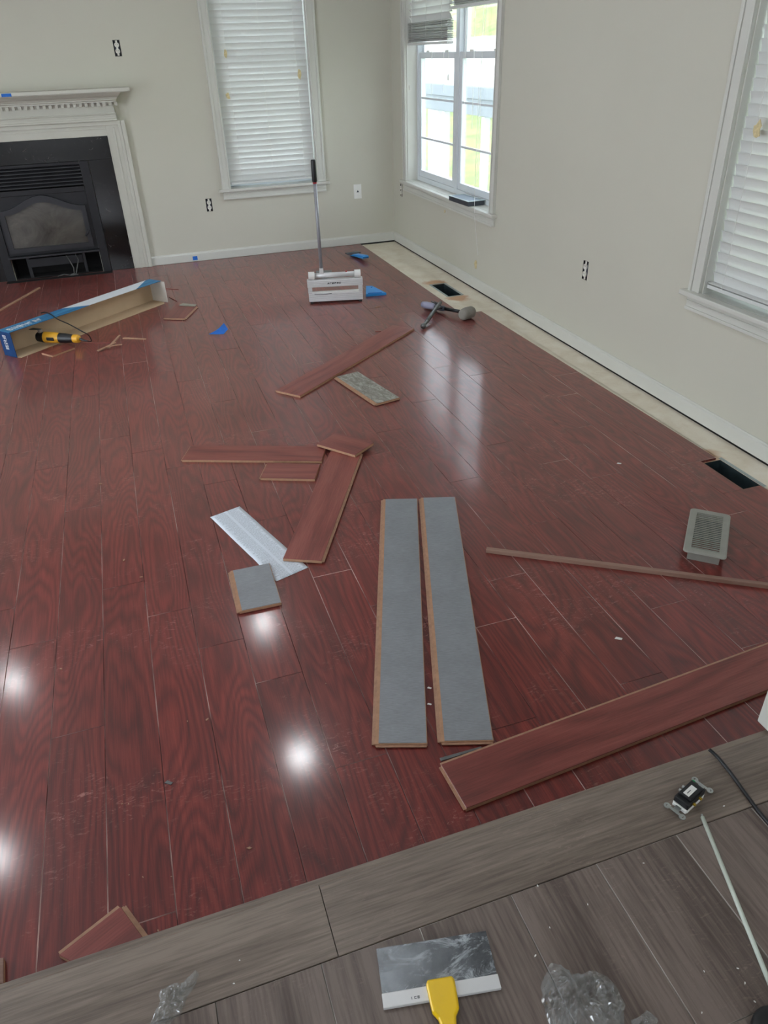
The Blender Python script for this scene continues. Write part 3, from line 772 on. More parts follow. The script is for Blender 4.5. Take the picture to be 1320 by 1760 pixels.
lp('red plank leaning across the printed paper in the middle of the floor', [(568, 773), (486, 960), (553, 963), (621, 780)], Z1+.003, Wd=.136, tongue=(-1, -1))
lp('red plank lying sideways left of the crossed pieces', [(328, 765), (313, 790), (551, 792), (562, 767)], Z1, tongue=(-1, -1))
lp('short red plank offcut below the sideways plank', [(459, 795), (448, 821), (540, 823), (551, 797)], Z1, tongue=(-1, -1))
lp('small angled red offcut resting on top of the crossed planks', None, Z1+.003+TH+.001, poly=[(545, 763), (610, 782), (642, 761), (578, 743)], tilt=(0, 0))
lp('long red plank lying diagonally in front of the laminate cutter', [(477, 671), (513, 680), (711, 566), (676, 557)], Z1, tongue=(-1, 1))
lp('short dusty grey backed board right of the diagonal plank', [(576, 648), (615, 638), (687, 683), (646, 694)], Z1, up=False, matt=M['worn'], name='underside_offcut', tongue=(1, 1))
lp('square grey backed offcut lying on the corner of the printed paper', [(396, 981), (463, 967), (484, 1035), (411, 1051)], Z1+.001, up=False, name='underside_offcut', tongue=(1, -1))
a_ = F(757, 1322, Z1+TH); b_ = F(800, 1386, Z1+TH); e_ = F(1320, 1182, Z1+TH); dd = (e_-b_).normalized(); nn = Vector((-dd.y, dd.x, 0))
cc = b_+dd*PL/2+nn*.0615; lpx = [cc+dd*sx*PL/2+nn*sy*.0665 for sx, sy in ((-1, 1), (-1, -1), (1, -1), (1, 1))]
lp('large red plank lying diagonally at the foot of the landing', None, Z1, L=PL, Wd=.133, tongue=(-1, -1), wpts=lpx)
def clipped(label, q, **k): return lp(label, None, Z1, poly=q, **k)
clipped('cut red offcut with pale edges tucked against the landing step', [(101, 1641), (207, 1558), (247, 1613), (127, 1655)], edges=(0, 1))
clipped('pale cut end of a plank at the bottom left frame edge', [(-70, 1650), (6, 1646), (6, 1690), (-70, 1694)], matt=M['strip'])
clipped('small red offcut beside the right end of the carton', [(281, 546), (317, 547), (338, 526), (303, 519)], edges=(0, 1))
clipped('thin red offcut lying under the yellow power tool', [(71, 606), (90, 611), (128, 597), (112, 591)])
def sliver(label, a, b, wd=.012, th=.006, m='tan', z=.0125, name='wood_sliver', cat='sliver', taper=.6):
    A_, B_ = F(a[0], a[1], z+th), F(b[0], b[1], z+th); d = B_-A_; c = (A_+B_)/2; an = math.atan2(d.y, d.x)-PI/2; L = d.length
    P = [(-wd/2, -L/2), (wd/2, -L/2), (wd/2*taper, L/2*.96), (0, L/2), (-wd/2*taper, L/2*.97)]
    o = MB().prism(P, 0, th, min(.001, th/4)).build(name, M[m]); o.location = (c.x, c.y, z); o.rotation_euler = (0, 0, an); return tag(o, label, cat)
sliver('long thin brown wood strip reaching to the right frame edge', (836, 942), (1420, 1016), .017, .014, 'strip', name='wood_strip', cat='strip', taper=1)
sliver('long pale strip on the floor in front of the stove, left frame edge', (-30, 549), (69, 493), .018, .008, 'tan', name='wood_strip', cat='strip', taper=1)
sliver('pale sliver pointing up right of the power tool', (186, 597), (206, 575), .02, .006)
sliver('pale sliver crossing below the upright one by the power tool', (168, 602), (199, 588), .018, .006, z=.0195)
sliver('short pale sliver lying crossways at the right of the sliver pile', (183, 595), (210, 591), .014, .005, z=.0262)
sliver('flat pale sliver left of the dark scratch, right of the sliver pile', (212, 580), (251, 582), .022, .006)
sliver('thin red sliver running from the tool cord to the sliver pile', (142, 589), (190, 588), .014, .006, 'red_loose')
sliver('thin dark sliver just right of the far carton corner', (283, 495), (307, 497), .014, .004, 'red_loose')
sliver('tiny dark sliver between carton and small offcut', (291, 510), (304, 517), .010, .004, 'red_loose')
sliver('grey curled flap lying on the small offcut by the carton', (311, 522.5), (336, 524.5), .05, .006, 'flipgrey', z=.0262)
sliver('grey plastic shim strip below the right grey-backed plank', (757, 1305), (828, 1284), .010, .003, 'steel', name='shim_strip', cat='strip')
sliver('red bark-like sliver touching the large diagonal plank', (793, 1303), (835, 1292), .010, .003, 'red_loose')
sliver('short dark sliver near the diagonal plank tip', (645, 569), (655, 569), .008, .003, 'red_loose')
sliver('thin pale sliver on the floor below the blue wedge', (645, 528), (654, 526), .006, .003)

# ---- printed paper
def paper():
    q = [(359, 889), (414, 870), (528, 976), (477, 999)]
    c, an, L, Wd = rect_fit(q, .013); an -= PI/2
    b = MB(); nx, ny = 8, 30; V = {}
    for i in range(nx+1):
        for j in range(ny+1):
            x = -Wd/2+Wd*i/nx; y = -L/2+L*j/ny
            ef = .0008
            z = .0006+ef*(1+math.sin(y*28+x*9))*.5
            if abs(y-L*.2) < .02 and x > 0: z += .0015
            V[i, j] = b.v((x, y, z))
    for i in range(nx):
        for j in range(ny): b.face((V[i, j], V[i+1, j], V[i+1, j+1], V[i, j+1]))
    o = b.build('instruction_sheet', M['paper'], None, True); o.location = (c.x, c.y, .0124); o.rotation_euler = (0, 0, an)
    md = o.modifiers.new('thickness', 'SOLIDIFY'); md.thickness = .0002
    tag(o, 'long white printed instruction sheet lying under the red plank and grey offcut', 'paper')
paper()

# ================================================================== CARTON
o0 = F(29.5, 615, .012); o1 = F(283, 519.5, .012); d = (o1-o0); LB = d.length; an = math.atan2(d.y, d.x)
t = thing('flooring_carton', 'long open flooring carton with blue and white print lying on its side', 'box', (o0.x, o0.y, .0125), an)
HB = .152; DB = .112; k = .0025
MB().box((.003, .0, 0), (LB-.003, DB, k)).build('carton_bottom', M['card'], t)
MB().box((.003, DB-k, k), (LB-.003, DB, HB-k)).build('carton_back', M['card'], t)
MB().prism([(0, .004), (LB*.36, -.004), (LB*.5, .006), (LB*.78, 0.003), (LB, -.002), (LB, DB), (0, DB)], HB-k, HB, 0).build('carton_top', M['boxprint'], t)
MB().box((0, 0, 0), (.003, DB, HB-k)).build('carton_end', M['boxblue'], t)
e = MB(); e.box((LB-.003, 0, 0), (LB, DB, HB-k)); e.box((LB-.004, -.035, .004), (LB-.001, -.001, HB-.004)); e.build('carton_end', M['boxwhite'], t)
MB().prism([(.01, -.028), (LB-.03, -.028), (LB-.006, -.001), (.004, -.001)], .0005, .0025).build('carton_flap', M['card'], t)
# print: unreadable white lettering drawn as small letter shapes
def letters(parent, xf, n, w_, h_, name='printed_lettering', seed=1, m='white', th=.0006):
    rr = random.Random(seed); b = MB(xf); x = 0
    for i in range(n):
        cw = w_*rr.uniform(.7, 1); s_ = w_*.24
        b.box((x, 0, 0), (x+s_, h_, th))
        if rr.random() < .7: b.box((x+s_, h_-s_, 0), (x+cw, h_, th))
        if rr.random() < .6: b.box((x+s_, 0, 0), (x+cw, s_, th))
        if rr.random() < .6: b.box((x+s_, h_/2-s_/2, 0), (x+cw, h_/2+s_/2, th))
        if rr.random() < .5: b.box((x+cw-s_, 0, 0), (x+cw, h_, th))
        x += cw+w_*.35
    return b.build(name, M[m], parent)
letters(t, T((.03, .03, HB+.0002)), 7, .030, .045, seed=4)
letters(t, T((-.0002, .050, .128)) @ Matrix(((0, 0, -1, 0), (0, 1, 0, 0), (-1, 0, 0, 0), (0, 0, 0, 1))), 6, .013, .028, seed=9)

# ================================================================== MULTI TOOL
a_ = F(68, 583, .045); b_ = F(139, 589, .035); d = b_-a_; L = d.length; an = math.atan2(d.y, d.x)
t = thing('oscillating_tool', 'yellow and black corded oscillating multi tool lying against the carton', 'power tool', (a_.x, a_.y, .0255), an)
zc = .034
def lathe(name, m, prof, ax0=0, sy=1.0, sz=1.0, n=16, par=t, zc_=zc):
    q = MB(); R_ = []
    for x, r in prof: R_.append([q.v((x, r*sy*math.cos(2*PI*k/n), zc_+r*sz*math.sin(2*PI*k/n))) for k in range(n)])
    for A1, B1 in zip(R_, R_[1:]):
        for k in range(n): q.face((A1[k], A1[(k+1) % n], B1[(k+1) % n], B1[k]))
    q.face(R_[0]); q.face(R_[-1][::-1]); o = q.build(name, m, par); return auto_smooth(o, 40)
lathe('tool_head', M['black'], [(-.01, .012), (-.005, .028), (.03, .033), (.055, .033)])
lathe('motor_housing', M['toolyellow'], [(.045, .0332), (.05, .034), (.11, .033), (.15, .030), (.185, .024)])
lathe('grip', M['black'], [(.13, .0305), (.16, .0300), (.20, .028), (L-.045, .024), (L-.03, .022)])
lathe('end_cap', M['toolyellow'], [(L-.042, .025), (L-.03, .0265), (L-.008, .024), (L, .012)])
MB().box((.075, -.036, .026), (.125, -.032, .046), .003).build('slide_switch', M['black'], t)
MB().tube([(.02, .0, .064), (.02, .0, .082)], .014, 12).build('blade_clamp', M['chrome'], t)
MB().prism([(-.055, -.012), (-.03, -.016), (.02, -.010), (.03, 0), (.02, .010), (-.03, .016), (-.055, .012)], .0825, .0845).build('saw_blade', M['steel'], t)
MB().tube([(L, 0, zc), (L+.03, -.004, zc-.008), (L+.05, 0, zc-.012)], [.008, .006, .005], 8).build('strain_relief', M['black'], t)
inv = (Matrix.Translation(t.location) @ Matrix.Rotation(an, 4, 'Z')).inverted()
cp = [t.matrix_basis @ Vector((L+.05, 0, zc-.012)), F(157, 586, .03), F(152, 576, .10), F(140, 569, .15), F(118, 557, .17), F(100, 549, .175), F(87, 540, .172), F(78, 537, .172), F(70, 538, .172)]
cp[0] = Matrix.Translation(t.location) @ Matrix.Rotation(an, 4, 'Z') @ Vector((L+.05, 0, zc-.012))
def smooth(pts, n=6):
    out = []
    for i in range(len(pts)-1):
        p0, p1, p2, p3 = pts[max(i-1, 0)], pts[i], pts[i+1], pts[min(i+2, len(pts)-1)]
        for k_ in range(n):
            u = k_/n; out.append(.5*((2*p1)+(p2-p0)*u+(2*p0-5*p1+4*p2-p3)*u*u+(3*p1-p0-3*p2+p3)*u**3))
    out.append(pts[-1]); return out
MB(inv).tube(smooth([Vector(p) for p in cp]), .0035, 7).build('power_cord', M['black'], t, True)

# ================================================================== LAMINATE CUTTER
c0 = F(532, 523, .012); c1 = F(624, 518, .012); d = c1-c0; LC = d.length; an = math.atan2(d.y, d.x)
t = thing('laminate_cutter', 'silver laminate flooring cutter with a tall black-gripped lever', 'cutter', (c0.x, c0.y, .0125), an)
def bar(name, za, zb, ya=0, yb=.10, xa=0, xb=None, m='alu', bev=.003, par=t): return MB().box((xa, ya, za), (LC if xb is None else xb, yb, zb), bev).build(name, M[m], par)
for x in (.008, LC-.028):
    for y in (.002, .15): MB().box((x, y, 0), (x+.020, y+.022, .014), .002).build('rubber_foot', M['black'], t)
b = MB(); b.box((0, 0, .0145), (LC, .175, .030), .002)
for i in range(3): b.box((0, -.003, .034+i*.012), (LC, .012, .042+i*.012), .002)
b.box((0, .0, .030), (LC, .010, .068), .001); b.build('base_profile', M['alu'], t)
b = MB(); b.box((.02, .004, .0685), (LC-.02, .030, .080), .003); b.build('cutting_table', M['white'], t)
b = MB(); b.tube([(.04, -.0065, .070), (.10, -.0065, .064), (.16, -.0065, .068)], .0018, 6); b.build('fence_line', M['dgrey'], t)
for x in (0, LC-.026):
    b = MB(); b.box((x, .0, .0685), (x+.026, .012, .16), .002)
    for i in range(6): b.box((x-.002, -.004, .076+i*.0085), (x+.028, .001, .081+i*.0085), .001)
    b.box((x+.004, .012, .0305), (x+.022, .16, .075), .002)
    b.build('end_column', M['alu'], t)
b = MB(); b.box((-.004, 0, .112), (LC+.004, .045, .162), .002)
for z in (.117, .128, .139, .150): b.box((-.004, -.0025, z), (LC+.004, .001, z+.006), .001)
b.build('blade_carrier', M['alu'], t)
letters(t, T((LC*.36, -.0028, .131)) @ Matrix(((1, .25, 0, 0), (0, 0, -1, 0), (0, 1, 0, 0), (0, 0, 0, 1))), 6, .013, .011, 'logo_lettering', 12, 'black')
MB().tube([(.01, .028, .186), (LC-.01, .028, .186)], .0165, 14).build('lever_shaft', M['alu'], t, True)
for x in (.008, LC-.050):
    b = MB(); b.tube([(x, .022, .188), (x+.042, .022, .188)], .026, 16); b.build('shaft_clamp', M['white'], t)
b = MB(); b.tube([(LC*.72, .028, .2), (LC*.72, .028, .209)], .006, 8); b.build('adjusting_screw', M['red_p'], t)
hb = LC*.265
b = MB(); b.box((hb-.014, .014, .195), (hb+.014, .042, .235), .004); b.build('lever_socket', M['alu'], t)
hz = .908
b = MB(); b.tube([(hb, .028, .20), (hb, .028, .79)], .0115, 12); b.build('lever_pole', M['pole'], t, True)
b = MB(); b.tube([(hb, .028, .775), (hb, .028, .782), (hb, .028, .90), (hb, .028, .908)], [.0125, .0165, .0165, .014], 12); b.build('lever_grip', M['black'], t, True)
b = MB(); b.tube([(hb, .028, .768), (hb, .028, .778)], .0135, 12); b.build('grip_collar', M['red_p'], t, True)
b = MB(); b.box((.06, .06, .19), (.17, .12, .196), .002); b.box((.1, .045, .16), (.13, .07, .19), .002); b.build('rear_stop', M['steel'], t)

# blue scraper behind, blue wedge, tape scraps
q0 = F(606, 435, .03); q1 = F(625, 444, .03); d = q1-q0; an = math.atan2(d.y, d.x)
t = thing('scraper', 'small scraper with a dark blade and blue handle near the back wall', 'scraper', (q0.x, q0.y, .0125), an)
Ls = d.length+.05
MB().box((-.02, -.062, .018), (.035, .062, .024), .001).build('scraper_blade', M['dgrey'], t)
MB().prism([(-.018, 0), (.02, 0), (.06, .022), (Ls-.03, .046), (Ls, .040), (Ls-.01, .025), (.05, .008)], -.026, .026, 0, 'y').build('scraper_handle', M['blue'], t)
wq = [F(*p_, .018) for p_ in ((629, 509), (664, 506), (640, 494), (629, 494))]
c = sum(wq, Vector())/4; t = thing('plastic_wedge', 'flat blue triangular plastic piece beside the cutter', 'wedge', (c.x, c.y, .0125))
MB(T((-c.x, -c.y, 0))).prism([tuple(p_[:2]) for p_ in wq], .001, .018, .002).build('wedge_plate', M['blue'], t)
MB(T((-c.x, -c.y, 0))).tube([Vector((wq[1].x-.03, wq[1].y+.008, .0195)), Vector((wq[0].x+.02, wq[0].y+.012, .0195))], .003, 6).build('wedge_rib', M['bluetape'], t)
MB(T((-c.x, -c.y, 0))).tube([Vector((wq[2].x-.01, wq[2].y-.03, .0195)), Vector((wq[3].x+.02, wq[3].y-.07, .0195))], .003, 6).build('wedge_rib', M['bluetape'], t)
def crumple(label, px, z, pts, m, name, cat, hts):
    c = F(*px, z); b = MB(); vs = [b.v((x, y, h)) for (x, y), h in zip(pts, hts)]
    cen = b.v((0, 0, max(hts)*.5))
    for i in range(len(vs)): b.face((vs[i], vs[(i+1) % len(vs)], cen))
    o = b.build(name, M[m]); o.location = (c.x, c.y, z+.001); md = o.modifiers.new('thickness', 'SOLIDIFY'); md.thickness = .0006
    return tag(o, label, cat)
crumple('crumpled scrap of blue masking tape in the middle of the far floor', (375, 573), .013, [(-.06, 0), (-.01, -.03), (.03, -.035), (.065, .0), (.05, .05), (.02, .02), (-.02, .012)], 'bluetape', 'tape_scrap', 'tape', [.002, .004, .001, .018, .045, .03, .012])
o = MB().box((-.02, -.0015, -.018), (.02, 0, .014), .0005).build('tape_piece', M['bluetape']); o.location = (-1.815, -.0145, .042); tag(o, 'blue masking tape stuck on the back baseboard', 'tape')
o = MB().box((-.035, -.0015, -.012), (.03, 0, .008), .0005).build('tape_piece', M['bluetape']); o.location = (-2.935, -.186, 1.309); tag(o, 'blue masking tape stuck on the mantel shelf edge', 'tape')
# yellowish tape / glue scraps
def scrap(side, p_, r, label, dy=0, m='tape'):
    rr = random.Random(hash(label) % 1000 if False else len(label)); b = MB(); n = 9
    pts = [(r*rr.uniform(.35, 1)*math.cos(2*PI*i/n)*.8, r*rr.uniform(.4, 1.1)*math.sin(2*PI*i/n)*1.2) for i in range(n)]
    b.prism(pts, -.003, 0, 0, 'y'); o = b.build('tape_scrap', M[m]); o.location = p_
    if side == 'r': o.rotation_euler = (0, 0, -PI/2)
    tag(o, label, 'tape'); return o
scrap('b', (B(387, 91, .005).x, .004, B(387, 91, .005).z), .030, 'yellow tape scrap on the back blind, upper left')
scrap('b', (B(514, 126, .005).x, .004, B(514, 126, .005).z), .036, 'yellow tape scrap on the back blind, right side')
scrap('b', (B(392, 165, .005).x, .004, B(392, 165, .005).z), .026, 'yellow tape scrap on the back blind, lower left one')
scrap('r', (.004, W(1303, 221, .005).y, W(1303, 221, .005).z), .030, 'yellow tape scrap on the near blind at the right frame edge')
scrap('r', (-.0005, -1.177, .444), .016, 'tiny yellow scrap on the wall under the far sill')
scrap('r', (-.0005, -1.758, .175), .034, 'yellow tape scrap low on the right wall where the blind cord ends')
scrap('r', (.02, -.373, 1.238), .016, 'small pale clip on the left jamb of the far window', m='ivory')

# ================================================================== MALLET AND HAMMER
h0 = F(796, 541, .045); h1 = F(727, 529, .02)
m0 = Vector((h0.x, h0.y, .0)); d = Vector((h1.x-h0.x, h1.y-h0.y, 0)); LM = d.length; an = math.atan2(d.y, d.x)
hc = F(803, 540, .045)
t = thing('rubber_mallet', 'rubber mallet with a rounded dusty grey head and dark handle', 'mallet', (hc.x, hc.y, .0125), an)
b = MB(); n = 18; R_ = []
for x, r in [(-.056, .020), (-.052, .030), (-.040, .036), (0, .039), (.040, .036), (.052, .030), (.056, .020)]:
    R_.append([b.v((r*math.cos(2*PI*k/n), x, .039+r*math.sin(2*PI*k/n))) for k in range(n)])
for A1, B1 in zip(R_, R_[1:]):
    for k in range(n): b.face((A1[k], A1[(k+1) % n], B1[(k+1) % n], B1[k]))
b.face(R_[0]); b.face(R_[-1][::-1]); b.build('mallet_head', M['rubber'], t, True)
LM = (Vector((h1.x, h1.y, 0))-Vector((hc.x, hc.y, 0))).length
MB().tube([(.03, 0, .039), (LM*.55, 0, .029)], [.011, .011], 10).build('mallet_handle', M['black'], t, True)
MB().tube([(LM*.52, 0, .030), (LM*.56, 0, .028), (LM*.8, 0, .023), (LM*.97, 0, .021), (LM, 0, .020)], [.013, .0175, .018, .020, .014], 12).build('mallet_grip', M['dgrey'], t, True)
f0 = F(727, 561, .03); f1 = F(757, 529, .04); d = f1-f0; LH = d.length; an = math.atan2(d.y, d.x)
t = thing('claw_hammer', 'steel claw hammer lying crosswise over the mallet handle', 'hammer', (f0.x, f0.y, .0125), an)
b = MB(); b.tube([(0, 0, .018), (.012, 0, .018), (.02, 0, .019), (.05, 0, .021), (.08, 0, .024)], [.017, .017, .010, .010, .013], 12)
b.tube([(.08, 0, .024), (.14, 0, .035), (LH*.75, 0, .055), (LH, 0, .062)], [.013, .012, .012, .011], 10)
b.build('hammer_head', M['steel'], t, True)
hx_ = LH*.92
inv = (Matrix.Translation(t.location) @ Matrix.Rotation(an, 4, 'Z')).inverted()
g1 = F(726, 523, .055); g2 = F(757, 529, .06)
gl, gr = inv @ g1, inv @ g2
MB().tube([gr, gr.lerp(gl, .35)], [.010, .011], 10).build('hammer_shaft', M['steel'], t, True)
MB().tube([gr.lerp(gl, .3), gr.lerp(gl, .4), gr.lerp(gl, .8), gl], [.014, .021, .023, .018], 12).build('hammer_grip', M['lavender'], t, True)
cl = inv @ F(744, 518, .075)
for s_ in (-.008, .008): MB().tube([gr+Vector((0, s_, 0)), gr.lerp(cl, .5)+Vector((0, s_*1.4, .006)), cl+Vector((0, s_*1.5, 0))], [.008, .006, .003], 6).build('claw', M['dgrey'], t, True)

# ================================================================== LOOSE FLOOR REGISTER
q = [(1187, 873), (1257, 882), (1249, 960), (1173, 948)]
c, an, L, Wd = rect_fit(q, .056); an -= PI/2; L = .293; Wd = .135
t = thing('floor_register', 'grey metal floor register standing loose on the red floor', 'register', (c.x, c.y, .0125), an)
hx_, hy_ = Wd/2, L/2; zt = .0435
ox, oy = .044, .118
def rr_poly(hx, hy, r, n=4):
    pts = []
    for cx, cy, a0 in ((hx-r, hy-r, 0), (-hx+r, hy-r, PI/2), (-hx+r, -hy+r, PI), (hx-r, -hy+r, 1.5*PI)):
        for k in range(n+1): a = a0+PI/2*k/n; pts.append((cx+r*math.cos(a), cy+r*math.sin(a)))
    return pts
po = rr_poly(hx_, hy_, .014); pi_ = rr_poly(ox, oy, .0012)
b = MB(); n = len(po); tp = rr_poly(hx_-.004, hy_-.004, .011)
Vv = [[b.v((p_[0], p_[1], z)) for p_ in qq] for qq, z in ((po, zt-.005), (po, zt-.003), (tp, zt), (pi_, zt), (pi_, zt-.004))]
for i in range(n):
    j = (i+1) % n
    for k in range(4): b.face((Vv[k][i], Vv[k][j], Vv[k+1][j], Vv[k+1][i]))
    b.face((Vv[4][i], Vv[4][j], Vv[0][j], Vv[0][i]))
b.build('face_plate', M['register'], t)
ns = 20
b0 = MB(); b0.box((-ox, -.0033, -.0015), (ox, .0033, 0), 0); bmesh.ops.recalc_face_normals(b0.b, faces=b0.b.faces)
me = bpy.data.meshes.new('louvre_bar'); b0.b.to_mesh(me); b0.b.free(); me.materials.append(M['register'])
for i in range(ns):
    o = link('louvre_bar', me, None, t); o.location = (0, -oy+2*oy*(i+.5)/ns, zt-.001); o.rotation_euler = (math.radians(8), 0, 0)
b = MB(); e = .0015; bx0, by0 = .050, .125
b.box((-bx0, -by0, 0), (-bx0+e, by0, zt-.0055)); b.box((bx0-e, -by0, 0), (bx0, by0, zt-.0055)); b.box((-bx0+e, -by0, 0), (bx0-e, -by0+e, zt-.0055)); b.box((-bx0+e, by0-e, 0), (bx0-e, by0, zt-.0055))
b.build('damper_box', M['register'], t)
b = MB(); b.box((-bx0+.003, -by0*.95, .018), (bx0-.003, .02, .0195)); b.build('damper_flap', M['duct'], t)

# ---- box and caps on the window stool
t = thing('sill_box', 'shallow charcoal tray-like box with a pale rim on the far window sill', 'box', (.002, -1.555, .5605), .10)
t.rotation_euler = (0, 0, .06)
MB().box((-.062, -.150, 0), (.062, .150, .030), .002).build('box_body', M['sillbox'], t)
b = MB()
for (a, c_) in (((-.066, -.154), (-.052, .154)), ((.052, -.154), (.066, .154)), ((-.052, -.154), (.052, -.140)), ((-.052, .140), (.052, .154))): b.box((a[0], a[1], .0302), (c_[0], c_[1], .034), .001)
b.build('box_rim', M['ductrim'], t)
MB().box((-.051, -.139, .0302), (.051, .139, .032)).build('box_top', M['sillbox2'], t)
for i, (x, y) in enumerate(((-.012, -1.345), (.052, -1.335))):
    b = MB(); b.tube([(0, 0, 0), (0, 0, .004), (0, 0, .016), (0, 0, .020)], [.024, .026, .024, .012], 16)
    o = b.build('white_cap', M['white'], None, True); o.location = (x, y, .5605)
    tag(o, ('small round white cap at the front of the sill by the box', 'small round white cap against the sash behind the box')[i], 'cap')

# ================================================================== ON THE LANDING
ZL = STEP
# receptacle removed from its box, lying face down
a_ = F(1160, 1392, ZL+.012); b_ = F(1208, 1347, ZL+.012); d = b_-a_; c = (a_+b_)/2; an = math.atan2(d.y, d.x)-PI/2
t = thing('loose_receptacle', 'black duplex receptacle with white label lying back side up on the landing', 'outlet', (c.x, c.y, ZL+.0005), an)
MB().prism([(-.015, -.034), (.015, -.034), (.017, -.028), (.017, .028), (.015, .034), (-.015, .034), (-.017, .028), (-.017, -.028)], .0, .008, .001).build('receptacle_face', M['white'], t)
b = MB(); b.box((-.0165, -.031, .0085), (.0165, .031, .024), .002); b.box((-.014, -.021, .024), (.014, .024, .031), .003); b.build('receptacle_body', M['black'], t)
MB().box((-.007, -.017, .0312), (.006, .013, .0316)).build('white_label', M['white'], t)
b = MB(); b.box((-.0015, -.012, .0317), (.0, .0, .0319)); b.build('label_print', M['dgrey'], t)
b = MB()
b.box((-.006, -.046, .0065), (.006, -.0345, .008)); b.box((-.006, .0345, .0065), (.006, .046, .008)); b.box((-.018, -.052, .0065), (.018, -.046, .008), .0005); b.box((-.018, .046, .0065), (.018, .052, .008), .0005)
b.build('mounting_strap', M['chrome'], t)
for sx in (-1, 1):
    for sy in (-1, 1):
        b = MB(); n = 14; R_ = []
        for z, r in ((.0062, .0068), (.0082, .0068)): R_.append([b.v((sx*.0175+r*math.cos(2*PI*k/n), sy*.050+r*math.sin(2*PI*k/n), z)) for k in range(n)])
        R2 = []
        for z, r in ((.0062, .0028), (.0082, .0028)): R2.append([b.v((sx*.0175+r*math.cos(2*PI*k/n), sy*.050+r*math.sin(2*PI*k/n), z)) for k in range(n)])
        for k in range(n):
            j = (k+1) % n; b.face((R_[0][k], R_[0][j], R_[1][j], R_[1][k])); b.face((R2[1][k], R2[1][j], R2[0][j], R2[0][k])); b.face((R_[1][k], R_[1][j], R2[1][j], R2[1][k])); b.face((R_[0][j], R_[0][k], R2[0][k], R2[0][j]))
        b.build('mounting_ear', M['chrome'], t)
for (x, y, m_) in ((-.019, .008, 'chrome'), (-.019, -.004, 'chrome'), (.019, -.012, 'brass'), (.019, .01, 'brass'), (-.014, .036, 'green')):
    MB().tube([(x-.003, y, .016), (x+.003, y, .016)], .0032, 8).build('terminal_screw', M[m_], t)

# white rod
a_ = F(1206, 1401, ZL+.005); b_ = F(1332, 1712, ZL+.005); d = b_-a_; c = a_; an = math.atan2(d.y, d.x)
t = thing('thin_rod', 'thin pale rod lying on the landing below the receptacle', 'rod', (a_.x, a_.y, ZL+.0003), an)
MB().tube([(.004, 0, .0042), (d.length, 0, .0042)], .0042, 12).build('rod_shaft', M['rod'], t, True)
MB().tube([(-.002, .001, .0042), (.004, 0, .0042)], [.002, .003], 8).build('rod_hook', M['chrome'], t)
# black cable
pts = [F(1219, 1288, ZL+.012), F(1236, 1304, ZL+.008), F(1262, 1337, ZL+.0045), F(1290, 1376, ZL+.0045), F(1312, 1404, ZL+.0045), F(1345, 1440, ZL+.0045), F(1400, 1490, ZL+.0045)]
o = MB().tube(smooth(pts), .004, 9).build('black_cable', M['black'], None, True); tag(o, 'black cable running over the landing edge at right', 'cable')
# taping knife
q = [(644, 1628), (838, 1598), (858, 1697), (663, 1733)]
P = [F(x, y, ZL+.010) for x, y in q]; c = sum(P, Vector())/4; u = ((P[1]-P[0])+(P[2]-P[3])).normalized(); an = math.atan2(u.y, u.x)
t = thing('taping_knife', 'wide taping knife with dried compound on the blade and a yellow handle', 'putty knife', (c.x, c.y, ZL+.0005), an)
WK = ((P[1]-P[0]).length+(P[2]-P[3]).length)/2; HK = ((P[3]-P[0]).length+(P[2]-P[1]).length)/2
hk = HK/2
b = MB(Matrix.Rotation(0, 4, 'X')); bl = MB()
bl.prism([(-WK/2, -hk+.022), (WK/2, -hk+.022), (WK/2, hk), (-WK/2, hk)], .004, .0048)
bl.build('knife_blade', M['blade'], t)
b = MB(); b.box((-WK/2-.001, -hk, .001), (WK/2+.001, -hk+.023, .0085), .0012); b.build('back_rail', M['alu'], t)
def hprof(pts, z0, z1, name, m):
    b = MB(); n = len(pts); b.prism(pts, z0, z1, .003); o = b.build(name, m, t); md = o.modifiers.new('round', 'BEVEL'); md.width = .0015; md.segments = 2; return o
left = [(-.021, -hk+.028), (-.0245, -hk+.022), (-.0235, -hk-.010), (-.0225, -hk-.022), (-.0150, -hk-.032), (-.0125, -hk-.045), (-.0135, -hk-.08), (-.015, -hk-.115), (-.010, -hk-.125)]
right = [(-x, y) for x, y in left[::-1]]
hprof(left+right, .0087, .020, 'knife_handle', M['yellow'])
letters(t, T((-.052, -hk+.006, .0086)), 3, .004, .004, 'rail_stamp', 5, 'dgrey', .0001)

